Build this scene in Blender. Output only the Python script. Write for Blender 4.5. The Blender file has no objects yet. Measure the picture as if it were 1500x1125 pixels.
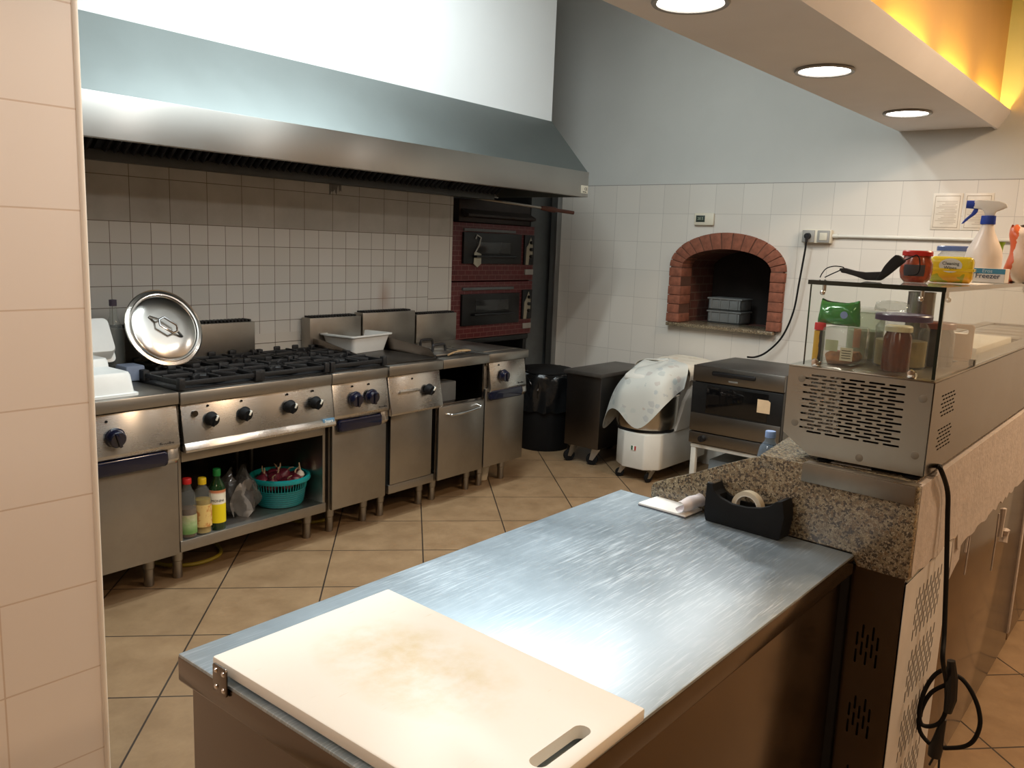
import bpy, bmesh, math, random
from mathutils import Vector, Matrix, Euler
random.seed(7)
PI = math.pi
sc = bpy.context.scene
COL = sc.collection
TH = math.radians(1.487)            # the cooking wall is turned a little against the counter
def KM(x, y, z=0.0):
    return Vector((x*math.cos(TH)-y*math.sin(TH), x*math.sin(TH)+y*math.cos(TH), z))
def lin(c):
    c /= 255.0
    return c/12.92 if c <= .04045 else ((c+.055)/1.055)**2.4
def rgb(r, g, b): return (lin(r), lin(g), lin(b), 1.0)

# ---------------------------------------------------------------- materials
class N:
    def __init__(s, name):
        s.m = bpy.data.materials.new(name); s.m.use_nodes = True
        s.t = s.m.node_tree; s.t.nodes.clear()
        s.out = s.n('ShaderNodeOutputMaterial'); s.p = s.n('ShaderNodeBsdfPrincipled')
        s.l(s.p.outputs[0], s.out.inputs[0])
    def n(s, k, **kw):
        o = s.t.nodes.new(k)
        for a, v in kw.items(): setattr(o, a, v)
        return o
    def l(s, a, b): s.t.links.new(a, b)
    def set(s, **kw):
        for k, v in kw.items(): s.p.inputs[k.replace('_', ' ')].default_value = v
    def coord(s, kind='Object'): return s.n('ShaderNodeTexCoord').outputs[kind]
    def math(s, op, a, b=None, c=None):
        o = s.n('ShaderNodeMath', operation=op)
        for i, v in enumerate((a, b, c)):
            if v is None: continue
            if isinstance(v, (int, float)): o.inputs[i].default_value = v
            else: s.l(v, o.inputs[i])
        return o.outputs[0]
    def mapping(s, vec, scale=(1, 1, 1), rot=(0, 0, 0), loc=(0, 0, 0)):
        o = s.n('ShaderNodeMapping'); o.inputs['Scale'].default_value = scale
        o.inputs['Rotation'].default_value = rot; o.inputs['Location'].default_value = loc
        s.l(vec, o.inputs[0]); return o.outputs[0]
    def noise(s, vec, scale=5, detail=4, rough=.55):
        o = s.n('ShaderNodeTexNoise'); o.inputs['Scale'].default_value = scale
        o.inputs['Detail'].default_value = detail; o.inputs['Roughness'].default_value = rough
        s.l(vec, o.inputs['Vector']); return o.outputs['Fac']
    def ramp(s, fac, stops):
        o = s.n('ShaderNodeValToRGB'); r = o.color_ramp
        while len(r.elements) < len(stops): r.elements.new(.5)
        for e, (p, c) in zip(r.elements, stops): e.position = p; e.color = c
        s.l(fac, o.inputs[0]); return o.outputs['Color']
    def mix(s, fac, a, b, mode='MIX'):
        o = s.n('ShaderNodeMix', data_type='RGBA', blend_type=mode)
        for i, v in ((0, fac), (6, a), (7, b)):
            if isinstance(v, (int, float, tuple)): o.inputs[i].default_value = v
            else: s.l(v, o.inputs[i])
        return o.outputs[2]
    def bump(s, h, strength=.2, dist=.01):
        o = s.n('ShaderNodeBump'); o.inputs['Strength'].default_value = strength
        o.inputs['Distance'].default_value = dist; s.l(h, o.inputs['Height'])
        s.l(o.outputs[0], s.p.inputs['Normal']); return o
    def brick(s, vec, w, h, mortar, c1, c2, cm, offset=0.0, smooth=.1):
        o = s.n('ShaderNodeTexBrick'); o.offset = offset; o.squash = 1; o.offset_frequency = 2
        o.inputs['Scale'].default_value = 1; o.inputs['Brick Width'].default_value = w
        o.inputs['Row Height'].default_value = h; o.inputs['Mortar Size'].default_value = mortar
        o.inputs['Mortar Smooth'].default_value = smooth; o.inputs['Bias'].default_value = 0
        for k, v in (('Color1', c1), ('Color2', c2), ('Mortar', cm)): o.inputs[k].default_value = v
        s.l(vec, o.inputs['Vector']); return o
    def sep(s, vec):
        o = s.n('ShaderNodeSeparateXYZ'); s.l(vec, o.inputs[0]); return o.outputs
    def comb(s, x, y, z=0.0):
        o = s.n('ShaderNodeCombineXYZ')
        for i, v in enumerate((x, y, z)):
            if isinstance(v, (int, float)): o.inputs[i].default_value = v
            else: s.l(v, o.inputs[i])
        return o.outputs[0]

def plain(name, col, rough=.5, metal=0.0, var=.08, vs=12, bump=0.0, bs=60, **kw):
    n = N(name); n.set(Roughness=rough, Metallic=metal, **kw)
    c = n.coord(); f = n.noise(c, vs, 4)
    a = tuple(min(1, v*(1-var)) for v in col[:3])+(1,); b = tuple(min(1, v*(1+var)) for v in col[:3])+(1,)
    n.l(n.ramp(f, [(.3, a), (.7, b)]), n.p.inputs['Base Color'])
    if bump: n.bump(n.noise(c, bs, 3), bump, .004)
    return n.m
def steel(name, col=(.60, .575, .54, 1), rough=.27, aniso=.7, dirt=.12, dirtcol=(.22, .19, .15, 1), brush=(6, 6, 900)):
    n = N(name); c = n.coord()
    n.set(Metallic=1.0, Anisotropic=aniso, Anisotropic_Rotation=.25)
    g = n.n('ShaderNodeNewGeometry'); x = n.n('ShaderNodeVectorMath', operation='CROSS_PRODUCT')
    n.l(g.outputs['Normal'], x.inputs[0]); x.inputs[1].default_value = (.03, .06, 1)
    n.l(x.outputs[0], n.p.inputs['Tangent'])
    d = n.noise(c, 3.2, 6, .65)
    n.l(n.mix(n.math('MULTIPLY', n.ramp(d, [(.42, (0, 0, 0, 1)), (.75, (1, 1, 1, 1))]), dirt*3), col, dirtcol), n.p.inputs['Base Color'])
    br = n.noise(n.mapping(c, brush), 1, 3)
    r = n.math('ADD', n.math('MULTIPLY', br, .06), n.math('MULTIPLY', d, .16))
    n.l(n.math('ADD', r, rough-.11), n.p.inputs['Roughness'])
    return n.m
def glass(name, col=(.93, .97, .95, 1), rough=.0, ior=1.45, trans=.86, tint=None):
    """thin clear sheet or shell: mostly lets light straight through, with a mirror coat"""
    n = N(name); n.set(Base_Color=col, Roughness=max(rough, .02), IOR=ior)
    tr = n.n('ShaderNodeBsdfTransparent'); tr.inputs[0].default_value = col
    gl = n.n('ShaderNodeBsdfGlossy'); gl.inputs['Roughness'].default_value = max(rough, .02)
    fr = n.n('ShaderNodeFresnel'); bk = n.n('ShaderNodeNewGeometry').outputs['Backfacing']; n.l(n.math('ADD', n.math('MULTIPLY', bk, 1/1.33-1.33), 1.33), fr.inputs['IOR'])
    m1 = n.n('ShaderNodeMixShader'); n.l(fr.outputs[0], m1.inputs[0]); n.l(tr.outputs[0], m1.inputs[1]); n.l(gl.outputs[0], m1.inputs[2])
    m2 = n.n('ShaderNodeMixShader'); m2.inputs[0].default_value = trans
    n.set(Base_Color=tint or col, Roughness=.3)
    n.l(n.p.outputs[0], m2.inputs[1]); n.l(m1.outputs[0], m2.inputs[2]); n.l(m2.outputs[0], n.out.inputs[0])
    return n.m
def emit(name, col, s):
    n = N(name); n.set(Base_Color=(0, 0, 0, 1), Emission_Color=col, Emission_Strength=s); return n.m

ST = steel('brushed_steel')
ST_D = steel('brushed_steel_dull', (.37, .345, .31, 1), .36, .5, .14)
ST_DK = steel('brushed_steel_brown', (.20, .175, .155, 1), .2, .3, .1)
ST_HOOD = steel('hood_steel', (.27, .30, .295, 1), .46, .0, .0)
ST_CASE = steel('case_steel', (.36, .325, .265, 1), .3, .5, .04)
CHROME = plain('chrome', (.8, .8, .8, 1), .12, 1.0, .02)
IRON = plain('cast_iron', rgb(14, 14, 16), .55, .0, .3, 30, .4, 90)
BLACK = plain('black_plastic', rgb(20, 20, 22), .42, 0, .15)
MATTE = plain('black_rubber', rgb(14, 14, 15), .7, 0, .2, Specular_IOR_Level=.25)
DARK = plain('dark_interior', rgb(24, 22, 20), .8, 0, .25)
NAVY = plain('navy_plastic', rgb(13, 17, 38), .18, 0, .1, Coat_Weight=.4)
WHITE = plain('white_plastic', rgb(226, 226, 222), .35, 0, .03)
WHITE_W = plain('white_enamel', rgb(205, 202, 192), .4, 0, .05)
MARK = plain('white_marking', rgb(235, 235, 225), .5)
GREYP = plain('grey_paint', rgb(92, 94, 94), .5, 0, .12)
CREAM = plain('cream_plastic', rgb(214, 206, 186), .45, 0, .03)
PAPER = plain('paper', rgb(236, 232, 226), .8, 0, .02)
GLASS = glass('clear_glass', (.97, .99, .98, 1), trans=.985)
GLASS_E = plain('glass_edge', rgb(14, 30, 26), .12, 0, .1, Coat_Weight=.6)
CLEARP = glass('clear_plastic', (.9, .91, .9, 1), .06, 1.4, .9, (.6, .62, .58, 1))

def mat_table():
    n = N('scratched_table_steel'); c = n.coord(); n.set(Metallic=.82)
    d = n.noise(c, 4, 7, .65)
    base = n.ramp(d, [(.3, (.36, .44, .50, 1)), (.7, (.47, .55, .61, 1))])
    S = None
    for sc, ang in (((7, 210, 1), .55), ((9, 260, 1), .75), ((8, 190, 1), -.25), ((10, 300, 1), 1.0)):
        k = n.ramp(n.noise(n.mapping(c, sc, (0, 0, ang)), 1, 2, .6), [(.60, (0, 0, 0, 1)), (.68, (1, 1, 1, 1))])
        S = k if S is None else n.math('MAXIMUM', S, k)
    S = n.math('MULTIPLY', S, n.ramp(n.noise(c, 3, 3), [(.35, (.1, .1, .1, 1)), (.65, (1, 1, 1, 1))]))
    n.l(n.mix(n.math('MULTIPLY', S, .6), base, (.80, .86, .90, 1)), n.p.inputs['Base Color'])
    n.l(n.math('ADD', n.math('ADD', n.math('MULTIPLY', S, .12), n.math('MULTIPLY', d, .20)), .30), n.p.inputs['Roughness'])
    return n.m
TABLE = mat_table()
def mat_granite():
    n = N('speckled_granite'); c = n.coord(); n.set(Roughness=.22)
    v = n.n('ShaderNodeTexVoronoi'); v.inputs['Scale'].default_value = 140; n.l(c, v.inputs['Vector'])
    w = n.n('ShaderNodeTexVoronoi'); w.inputs['Scale'].default_value = 200; n.l(c, w.inputs['Vector'])
    base = n.ramp(n.sep(v.outputs['Color'])[0], [(.0, rgb(112, 100, 80)), (.3, rgb(150, 134, 106)), (.6, rgb(172, 158, 130)), (.85, rgb(130, 108, 80))])
    k = n.math('ADD', n.sep(w.outputs['Color'])[1], n.math('MULTIPLY', n.noise(c, 40, 3), .5))
    base = n.mix(n.ramp(k, [(.98, (0, 0, 0, 1)), (1.06, (1, 1, 1, 1))]), base, rgb(60, 53, 46))
    base = n.mix(n.ramp(n.noise(c, 420, 3, .7), [(.40, (.75, .75, .75, 1)), (.62, (0, 0, 0, 1))]), base, rgb(84, 74, 62))
    base = n.mix(n.ramp(n.noise(c, 260, 2), [(.60, (0, 0, 0, 1)), (.70, (.7, .7, .7, 1))]), base, rgb(196, 184, 160))
    n.l(base, n.p.inputs['Base Color']); return n.m
GRANITE = mat_granite()
def mat_floor():
    n = N('floor_tile'); g = n.n('ShaderNodeNewGeometry').outputs['Position']; n.set(Specular_IOR_Level=.4)
    v = n.mapping(g, (1, 1, 1), (0, 0, -math.radians(46.49)))
    P = .443
    ca, sa = math.cos(math.radians(46.49)), math.sin(math.radians(46.49))
    u0 = 3.76*ca+3.187*sa; v0 = -3.76*sa+3.187*ca
    v = n.mapping(v, (1, 1, 1), (0, 0, 0), (-u0+40*P, -v0+40*P, 0))
    b = n.brick(v, P, P, .0035, rgb(158, 128, 94), rgb(142, 116, 86), rgb(60, 50, 40))
    d = n.noise(g, 7, 6, .65); e = n.noise(g, 45, 4, .6)
    m = n.mix(n.ramp(d, [(.35, (0, 0, 0, 1)), (.7, (1, 1, 1, 1))]), rgb(128, 102, 74), rgb(172, 144, 110))
    col = n.mix(.55, b.outputs['Color'], m)
    col = n.mix(n.math('MULTIPLY', e, .35), col, rgb(120, 98, 74))
    col = n.mix(b.outputs['Fac'], col, rgb(58, 48, 40))
    n.l(col, n.p.inputs['Base Color'])
    n.l(n.math('ADD', n.math('MULTIPLY', d, .25), .3), n.p.inputs['Roughness'])
    n.bump(n.math('SUBTRACT', n.math('MULTIPLY', d, .4), b.outputs['Fac']), .25, .004)
    return n.m
def mat_backsplash():
    n = N('backsplash_tile'); c = n.coord(); n.set(Roughness=.3)
    x, y, z = n.sep(c)
    v1 = n.comb(n.math('ADD', x, 60*.1005-2.04), n.math('ADD', z, 4-1.553))
    small = n.brick(v1, .1005, .1, .0016, rgb(216, 211, 203), rgb(208, 203, 194), rgb(112, 98, 82))
    v2 = n.comb(n.math('ADD', x, 30*.201-2.04), n.math('ADD', z, 4.144-1.553))
    big = n.brick(v2, .201, .2072, .0018, rgb(214, 208, 198), rgb(206, 200, 190), rgb(92, 78, 62))
    mk = n.math('MAXIMUM', n.math('GREATER_THAN', z, 1.553), n.math('MAXIMUM', n.math('GREATER_THAN', x, 4.05), n.math('LESS_THAN', z, .985)))
    col = n.mix(mk, small.outputs['Color'], big.outputs['Color'])
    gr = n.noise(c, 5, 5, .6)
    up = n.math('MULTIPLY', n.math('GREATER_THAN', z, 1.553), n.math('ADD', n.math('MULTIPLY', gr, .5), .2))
    col = n.mix(up, col, rgb(112, 102, 82))                       # greasy film plus the hood's shadow, both painted into the top rows
    dr = n.math('MULTIPLY', n.math('LESS_THAN', n.math('ABSOLUTE', n.math('SUBTRACT', x, 3.265)), .045),
                n.math('GREATER_THAN', z, n.math('ADD', 1.70, n.math('MULTIPLY', n.noise(n.mapping(c, (60, 1, 1)), 1, 1), .17))))
    col = n.mix(n.math('MULTIPLY', dr, .8), col, rgb(40, 32, 26))
    fx = n.math('MAXIMUM', 0, n.math('SUBTRACT', 1, n.math('DIVIDE', n.math('ABSOLUTE', n.math('SUBTRACT', x, 3.66)), .07)))
    fz = n.math('MAXIMUM', 0, n.math('SUBTRACT', 1, n.math('DIVIDE', n.math('ABSOLUTE', n.math('SUBTRACT', z, 1.16)), .13)))
    col = n.mix(n.math('MULTIPLY', n.math('MULTIPLY', fx, fz), n.math('MULTIPLY', gr, .9)), col, rgb(150, 92, 46))
    n.l(col, n.p.inputs['Base Color']); n.bump(n.math('SUBTRACT', 1, small.outputs['Fac']), .1, .003)
    return n.m
def mat_tile_yz():
    n = N('white_wall_tile'); c = n.n('ShaderNodeNewGeometry').outputs['Position']; n.set(Roughness=.3)
    x, y, z = n.sep(c)
    b = n.brick(n.comb(n.math('ADD', y, 50*.2035-3.555), n.math('ADD', z, 50*.206-1.985)), .2035, .206, .0012, rgb(214, 208, 198), rgb(208, 202, 192), rgb(172, 166, 158))
    pl = n.mix(n.noise(c, 2.5, 5), rgb(190, 190, 184), rgb(204, 203, 197))
    up = n.math('GREATER_THAN', z, 1.985)
    line = n.math('LESS_THAN', n.math('ABSOLUTE', n.math('SUBTRACT', z, n.math('ADD', 1.983, n.math('MULTIPLY', n.noise(n.mapping(c, (1, 9, 1)), 1, 3), .004)))), .0025)
    col = n.mix(up, b.outputs['Color'], pl); col = n.mix(n.math('MULTIPLY', line, .6), col, rgb(90, 84, 76))
    n.l(col, n.p.inputs['Base Color'])
    n.l(n.mix(up, (.3, .3, .3, 1), (.8, .8, .8, 1)), n.p.inputs['Roughness']); return n.m
def mat_pillar():
    n = N('peach_pillar_tile'); c = n.n('ShaderNodeNewGeometry').outputs['Position']; n.set(Roughness=.28)
    x, y, z = n.sep(c)
    b = n.brick(n.comb(n.math('ADD', x, 10-.600), n.math('ADD', z, 50*.2028-.742)), .2, .2028, .0018, rgb(236, 222, 208), rgb(233, 218, 203), rgb(210, 186, 164))
    n.l(n.mix(n.math('MULTIPLY', n.noise(c, 6, 4), .3), b.outputs['Color'], rgb(228, 210, 192)), n.p.inputs['Base Color'])
    n.bump(n.math('SUBTRACT', 1, b.outputs['Fac']), .3, .003); return n.m
def mat_brick(name, w, h, mo, a, b, m, axes, offset=.5, rough=.75):
    n = N(name); c = n.coord(); s = n.sep(c); n.set(Roughness=rough)
    k = n.brick(n.comb(n.math('ADD', s[axes[0]], 9), n.math('ADD', s[axes[1]], 9)), w, h, mo, a, b, m, offset)
    n.l(n.mix(n.math('MULTIPLY', n.noise(c, 30, 5), .5), k.outputs['Color'], tuple(v*.6 for v in a[:3])+(1,)), n.p.inputs['Base Color'])
    n.bump(n.math('SUBTRACT', n.noise(c, 60, 3), k.outputs['Fac']), .3, .004); return n.m
PLASTER = plain('white_plaster', rgb(214, 212, 206), .85, 0, .03, 3)
CHIM = plain('chimney_white', rgb(228, 228, 226), .8, 0, .02, 2)
BEAM = plain('beam_plaster', rgb(230, 228, 228), .85, 0, .03, 3)
COVE = plain('cove_paint', rgb(236, 196, 140), .85, 0, .03, 3)
MORTAR = plain('rough_glue', rgb(186, 174, 164), .9, 0, .1, 25, .5, 70)
BRICK = plain('red_brick', rgb(130, 78, 58), .85, 0, .25, 26, .4, 80)
SOOT = plain('sooty_chamber', rgb(30, 24, 20), .9, 0, .3, 8)

# ---------------------------------------------------------------- mesh builder
class B:
    def __init__(s): s.bm = bmesh.new()
    def add(s, t, M=None):
        if M is not None: t.transform(M)
        me = bpy.data.meshes.new('t'); t.to_mesh(me); t.free(); s.bm.from_mesh(me); bpy.data.meshes.remove(me); return s
    def box(s, x0, x1, y0, y1, z0, z1, bev=0.0, seg=2, M=None):
        if isinstance(seg, Matrix): seg, M = 2, seg
        t = bmesh.new(); bmesh.ops.create_cube(t, size=1)
        for v in t.verts:
            v.co = Vector(((x0+x1)/2+v.co.x*(x1-x0), (y0+y1)/2+v.co.y*(y1-y0), (z0+z1)/2+v.co.z*(z1-z0)))
        if bev: bmesh.ops.bevel(t, geom=t.edges[:]+t.verts[:], offset=bev, segments=seg, affect='EDGES', profile=.5)
        return s.add(t, M)
    def cyl(s, p0, p1, r0, r1=None, n=24, M=None):
        p0, p1 = Vector(p0), Vector(p1); d = p1-p0; r1 = r0 if r1 is None else r1
        t = bmesh.new(); bmesh.ops.create_cone(t, cap_ends=True, segments=n, radius1=r0, radius2=r1, depth=d.length)
        t.transform(Matrix.Translation((p0+p1)/2) @ d.to_track_quat('Z', 'Y').to_matrix().to_4x4())
        return s.add(t, M)
    def lathe(s, prof, c=(0, 0, 0), n=32, M=None, a0=0, a1=2*PI):
        t = bmesh.new(); full = abs(a1-a0-2*PI) < 1e-6; rings = []
        for r, z in prof:
            if r < 1e-6: rings.append([t.verts.new((c[0], c[1], c[2]+z))])
            else: rings.append([t.verts.new((c[0]+r*math.cos(a0+(a1-a0)*i/n), c[1]+r*math.sin(a0+(a1-a0)*i/n), c[2]+z)) for i in range(n if full else n+1)])
        for a, b in zip(rings, rings[1:]):
            m = n if full else n
            for i in range(m):
                j = (i+1) % n if full else i+1
                if len(a) == 1 and len(b) == 1: continue
                if len(a) == 1: t.faces.new((a[0], b[j], b[i])) if True else None
                elif len(b) == 1: t.faces.new((a[i], a[j], b[0]))
                else: t.faces.new((a[i], a[j], b[j], b[i]))
        bmesh.ops.recalc_face_normals(t, faces=t.faces[:])
        return s.add(t, M)
    def tube(s, pts, r, n=8, closed=False, M=None):
        pts = [Vector(p) for p in pts]; t = bmesh.new(); rings = []; up = None; m = len(pts)
        for i, p in enumerate(pts):
            a = pts[(i-1) % m] if (closed or i) else p; b = pts[(i+1) % m] if (closed or i < m-1) else p
            d = (b-a).normalized()
            if up is None: up = d.orthogonal().normalized()
            up = (up-d*up.dot(d)).normalized(); w = d.cross(up); rr = r[i] if isinstance(r, (list, tuple)) else r
            rings.append([t.verts.new(p+rr*(up*math.cos(2*PI*k/n)+w*math.sin(2*PI*k/n))) for k in range(n)])
        for i in range(m if closed else m-1):
            a, b = rings[i], rings[(i+1) % m]
            for k in range(n): t.faces.new((a[k], a[(k+1) % n], b[(k+1) % n], b[k]))
        if not closed: t.faces.new(rings[0][::-1]); t.faces.new(rings[-1])
        bmesh.ops.recalc_face_normals(t, faces=t.faces[:])
        return s.add(t, M)
    def prism(s, poly, ax, a, b, bev=0.0, M=None):
        f = {'x': lambda u, v, w: (w, u, v), 'y': lambda u, v, w: (u, w, v), 'z': lambda u, v, w: (u, v, w)}[ax]
        t = bmesh.new(); A = [t.verts.new(f(u, v, a)) for u, v in poly]; C = [t.verts.new(f(u, v, b)) for u, v in poly]; n = len(poly)
        t.faces.new(A); t.faces.new(C)
        for i in range(n): t.faces.new((A[i], A[(i+1) % n], C[(i+1) % n], C[i]))
        bmesh.ops.recalc_face_normals(t, faces=t.faces[:])
        if bev: bmesh.ops.bevel(t, geom=t.edges[:]+t.verts[:], offset=bev, segments=2, affect='EDGES', profile=.5)
        return s.add(t, M)
    def grid(s, nu, nv, f, thick=0.0, M=None):
        t = bmesh.new(); V = [[t.verts.new(f(i/nu, j/nv)) for j in range(nv+1)] for i in range(nu+1)]
        for i in range(nu):
            for j in range(nv): t.faces.new((V[i][j], V[i+1][j], V[i+1][j+1], V[i][j+1]))
        bmesh.ops.recalc_face_normals(t, faces=t.faces[:])
        if thick: bmesh.ops.solidify(t, geom=t.faces[:], thickness=thick)
        return s.add(t, M)
    def ball(s, c, r, sub=2, M=None, sq=(1, 1, 1)):
        t = bmesh.new(); bmesh.ops.create_icosphere(t, subdivisions=sub, radius=r)
        for v in t.verts: v.co = Vector((c[0]+v.co.x*sq[0], c[1]+v.co.y*sq[1], c[2]+v.co.z*sq[2]))
        return s.add(t, M)
    def text(s, txt, size, M, depth=.0006, bend=None):
        cu = bpy.data.curves.new('t', 'FONT'); cu.body = txt; cu.size = size; cu.align_x = 'CENTER'; cu.align_y = 'CENTER'; cu.extrude = depth; cu.resolution_u = 3
        o = bpy.data.objects.new('t', cu); COL.objects.link(o)
        me = bpy.data.meshes.new_from_object(o.evaluated_get(bpy.context.evaluated_depsgraph_get()))
        t = bmesh.new(); t.from_mesh(me); bpy.data.objects.remove(o); bpy.data.curves.remove(cu); bpy.data.meshes.remove(me)
        if bend:
            for v in t.verts:
                a = v.co.x/bend; rr = bend+v.co.z; v.co = Vector((rr*math.sin(a), v.co.y, rr*math.cos(a)))
        return s.add(t, M)
    def jitter(s, a, seed=1):
        R = random.Random(seed)
        for v in s.bm.verts: v.co += Vector((R.uniform(-a, a), R.uniform(-a, a), R.uniform(-a, a)))
        return s
BASE = {}
def link(name, b, mat, sharp=35):
    me = bpy.data.meshes.new(name); b.bm.to_mesh(me); b.bm.free()
    for p in me.polygons: p.use_smooth = True
    me.set_sharp_from_angle(angle=math.radians(sharp))
    o = bpy.data.objects.new(name, me); COL.objects.link(o); me.materials.append(mat); return o
def part(name, b, mat, par, label=None, sharp=35):
    base = BASE[par.name]; bmesh.ops.translate(b.bm, verts=b.bm.verts[:], vec=-Vector(base))
    o = link(name, b, mat, sharp); o.parent = par; BASE[o.name] = base
    if label: o['label'] = label
    return o
def tag(o, label, cat, group=None):
    o['label'] = label; o['category'] = cat
    if group: o['group'] = group
    return o
def place(o, base, K, rz=0.0):
    o.location = KM(*base) if K else Vector(base); o.rotation_euler = (0, 0, (TH if K else 0)+rz)
def thing(name, label, cat, base, K=False, group=None):
    o = bpy.data.objects.new(name, None); COL.objects.link(o); o.empty_display_size = .1
    place(o, base, K); BASE[o.name] = base; return tag(o, label, cat, group)
def single(name, b, mat, label, cat, base, K=False, group=None, sharp=35):
    bmesh.ops.translate(b.bm, verts=b.bm.verts[:], vec=-Vector(base))
    o = link(name, b, mat, sharp); place(o, base, K); BASE[o.name] = base; return tag(o, label, cat, group)
def struct(name, b, mat, base=(0, 0, 0), K=False):
    bmesh.ops.translate(b.bm, verts=b.bm.verts[:], vec=-Vector(base))
    o = link(name, b, mat); place(o, base, K); o['kind'] = 'structure'; BASE[o.name] = base; return o
def cutB(b, cutter):
    """the builder b with the shapes of cutter cut out of it"""
    o1 = link('c', b, ST); o2 = link('c', cutter, ST)
    m = o1.modifiers.new('b', 'BOOLEAN'); m.object = o2; m.operation = 'DIFFERENCE'; m.solver = 'EXACT'
    me = bpy.data.meshes.new_from_object(o1.evaluated_get(bpy.context.evaluated_depsgraph_get()))
    r = B(); r.bm.from_mesh(me); bpy.data.objects.remove(o1); bpy.data.objects.remove(o2); bpy.data.meshes.remove(me); return r
def copy_tree(o, parent=None):
    c = o.copy(); COL.objects.link(c); BASE[c.name] = BASE[o.name]
    if parent: c.parent = parent
    for k in list(o.children): copy_tree(k, c)
    return c
def spl(pts, k=6, closed=False):
    P = [Vector(p) for p in pts]; n = len(P); out = []
    for i in range(n if closed else n-1):
        g = lambda j: P[j % n] if closed else P[max(0, min(n-1, j))]
        a, b, c, d = g(i-1), g(i), g(i+1), g(i+2)
        for q in range(k):
            t = q/k
            out.append(.5*((2*b)+(c-a)*t+(2*a-5*b+4*c-d)*t*t+(3*b-a-3*c+d)*t**3))
    if not closed: out.append(P[-1])
    return out
def rrect(x0, x1, y0, y1, r, k=4):
    o = []
    for cx, cy, a in ((x1-r, y1-r, 0), (x0+r, y1-r, PI/2), (x0+r, y0+r, PI), (x1-r, y0+r, 1.5*PI)):
        for i in range(k+1): o.append((cx+r*math.cos(a+PI/2*i/k), cy+r*math.sin(a+PI/2*i/k)))
    return o
def frame_M(o, x, y):
    """matrix whose local X, Y run along x and y, at o"""
    x = Vector(x).normalized(); z = x.cross(Vector(y)).normalized(); y = z.cross(x)
    return Matrix(((x.x, y.x, z.x, o[0]), (x.y, y.y, z.y, o[1]), (x.z, y.z, z.z, o[2]), (0, 0, 0, 1)))

# ---------------------------------------------------------------- the setting
H = 1.52
struct('floor', B().box(-4.2, 6.6, -4.2, 6.2, -.1, 0), mat_floor())
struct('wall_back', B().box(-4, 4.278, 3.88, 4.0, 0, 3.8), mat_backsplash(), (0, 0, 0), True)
DW = plain('dining_wall', rgb(170, 148, 124), .8, 0, .04)
w2 = B().box(5.5, 5.62, -4.2, 4.10, 0, 3.8)
hole = [(2.24, 1.0), (2.995, 1.0), (2.995, 1.40)]
for i in range(1, 16):
    a = PI*i/16; hole.append((2.6175+.3775*math.cos(a), 1.40+.19*math.sin(a)))
hole.append((2.24, 1.40))
w2.box(5.5, 5.62, 4.10, 5.0, 1.95, 3.8)
struct('wall_right', cutB(w2, B().prism(hole, 'x', 5.4, 5.7)), mat_tile_yz())
struct('wall_niche', B().box(4.3, 6.2, 4.95, 5.05, 0, 3.8).box(5.62, 5.7, 4.10, 4.95, 0, 3.8), GREYP)
struct('wall_partition', B().box(-4.2, .807, 1.83, 1.97, 0, 3.8), mat_pillar())
struct('trim_1', B().cyl((.804, 1.831, 0), (.804, 1.831, 3.2), .0065, n=12), plain('corner_bead', rgb(236, 222, 204), .4, 0, .03))
struct('wall_dining', B().box(-4.3, 6, -4.3, -4.2, 0, 3.8), DW)
struct('wall_entrance', B().box(-4.3, -4.2, -4.2, 4.2, 0, 3.8), DW)
struct('ceiling', B().box(-4.3, 6.4, -4.3, 5.2, 3.6, 3.7), PLASTER)
struct('wall_chimney', B().box(-.5, 4.735, 3.43, 3.9, 2.33, 3.65), CHIM, (0, 0, 0), True)
# ceiling beam with a lamp trough along its dining side
struct('ceiling_beam', B().box(-4.2, 5.5, 1.065, 1.575, 2.275, 3.65), BEAM)
tr = [(1.064, 2.265), (1.045, 2.266), (1.03, 2.285), (1.015, 2.305), (1.002, 2.325), (.996, 2.352), (.99, 2.352), (.985, 2.322), (1.0, 2.298), (1.02, 2.272), (1.038, 2.258), (1.064, 2.255)]
tr = [(1.064, 2.262), (1.05, 2.262), (.998, 2.345), (.998, 2.36), (1.008, 2.36), (1.008, 2.346), (1.05, 2.275), (1.064, 2.275)]
struct('trim_2', B().prism(tr, 'x', -4.2, 5.5), BEAM)
struct('wall_cove', B().box(-4.2, 5.5, 1.058, 1.064, 2.29, 3.65), COVE)
# steel post closing the corner beside the deck oven
struct('trim_4', B().box(5.44, 5.5, 4.06, 4.12, 0, 1.95, .004).box(5.47, 5.62, 4.10, 4.14, 0, 1.95, .003), steel('post_steel', (.36, .37, .37, 1), .38, .3, .1))

struct('wall_filler', B().box(5.335, 5.60, 4.02, 4.04, 0, 1.95), plain('filler_grey', rgb(96, 100, 100), .45, .3, .1), (0, 0, 0), True)
# recessed lamps in the beam
LENS = emit('lamp_lens', (1, .97, .93, 1), 14)
RING = plain('lamp_ring', rgb(150, 146, 140), .4, .4)
for x, nm in ((1.23, 'round recessed lamp of the ceiling beam right above the prep table'), (2.43, 'round recessed lamp cut by the top of the view, over the granite slab'),
              (3.585, 'middle round recessed lamp of the ceiling beam, over the glass case'), (4.80, 'last round recessed lamp of the ceiling beam, beside the tiled wall')):
    t = thing('recessed_lamp', nm, 'ceiling lamp', (x, 1.345, 2.262), False, 'recessed lamps of the ceiling beam')
    part('trim_ring', B().lathe([(.100, .013), (.116, .013), (.120, .006), (.116, 0), (.103, .002), (.100, .010)], (x, 1.345, 2.262), 48), RING, t)
    part('lens', B().lathe([(0, .004), (.07, .003), (.100, .007)], (x, 1.345, 2.262), 48), LENS, t)

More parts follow.
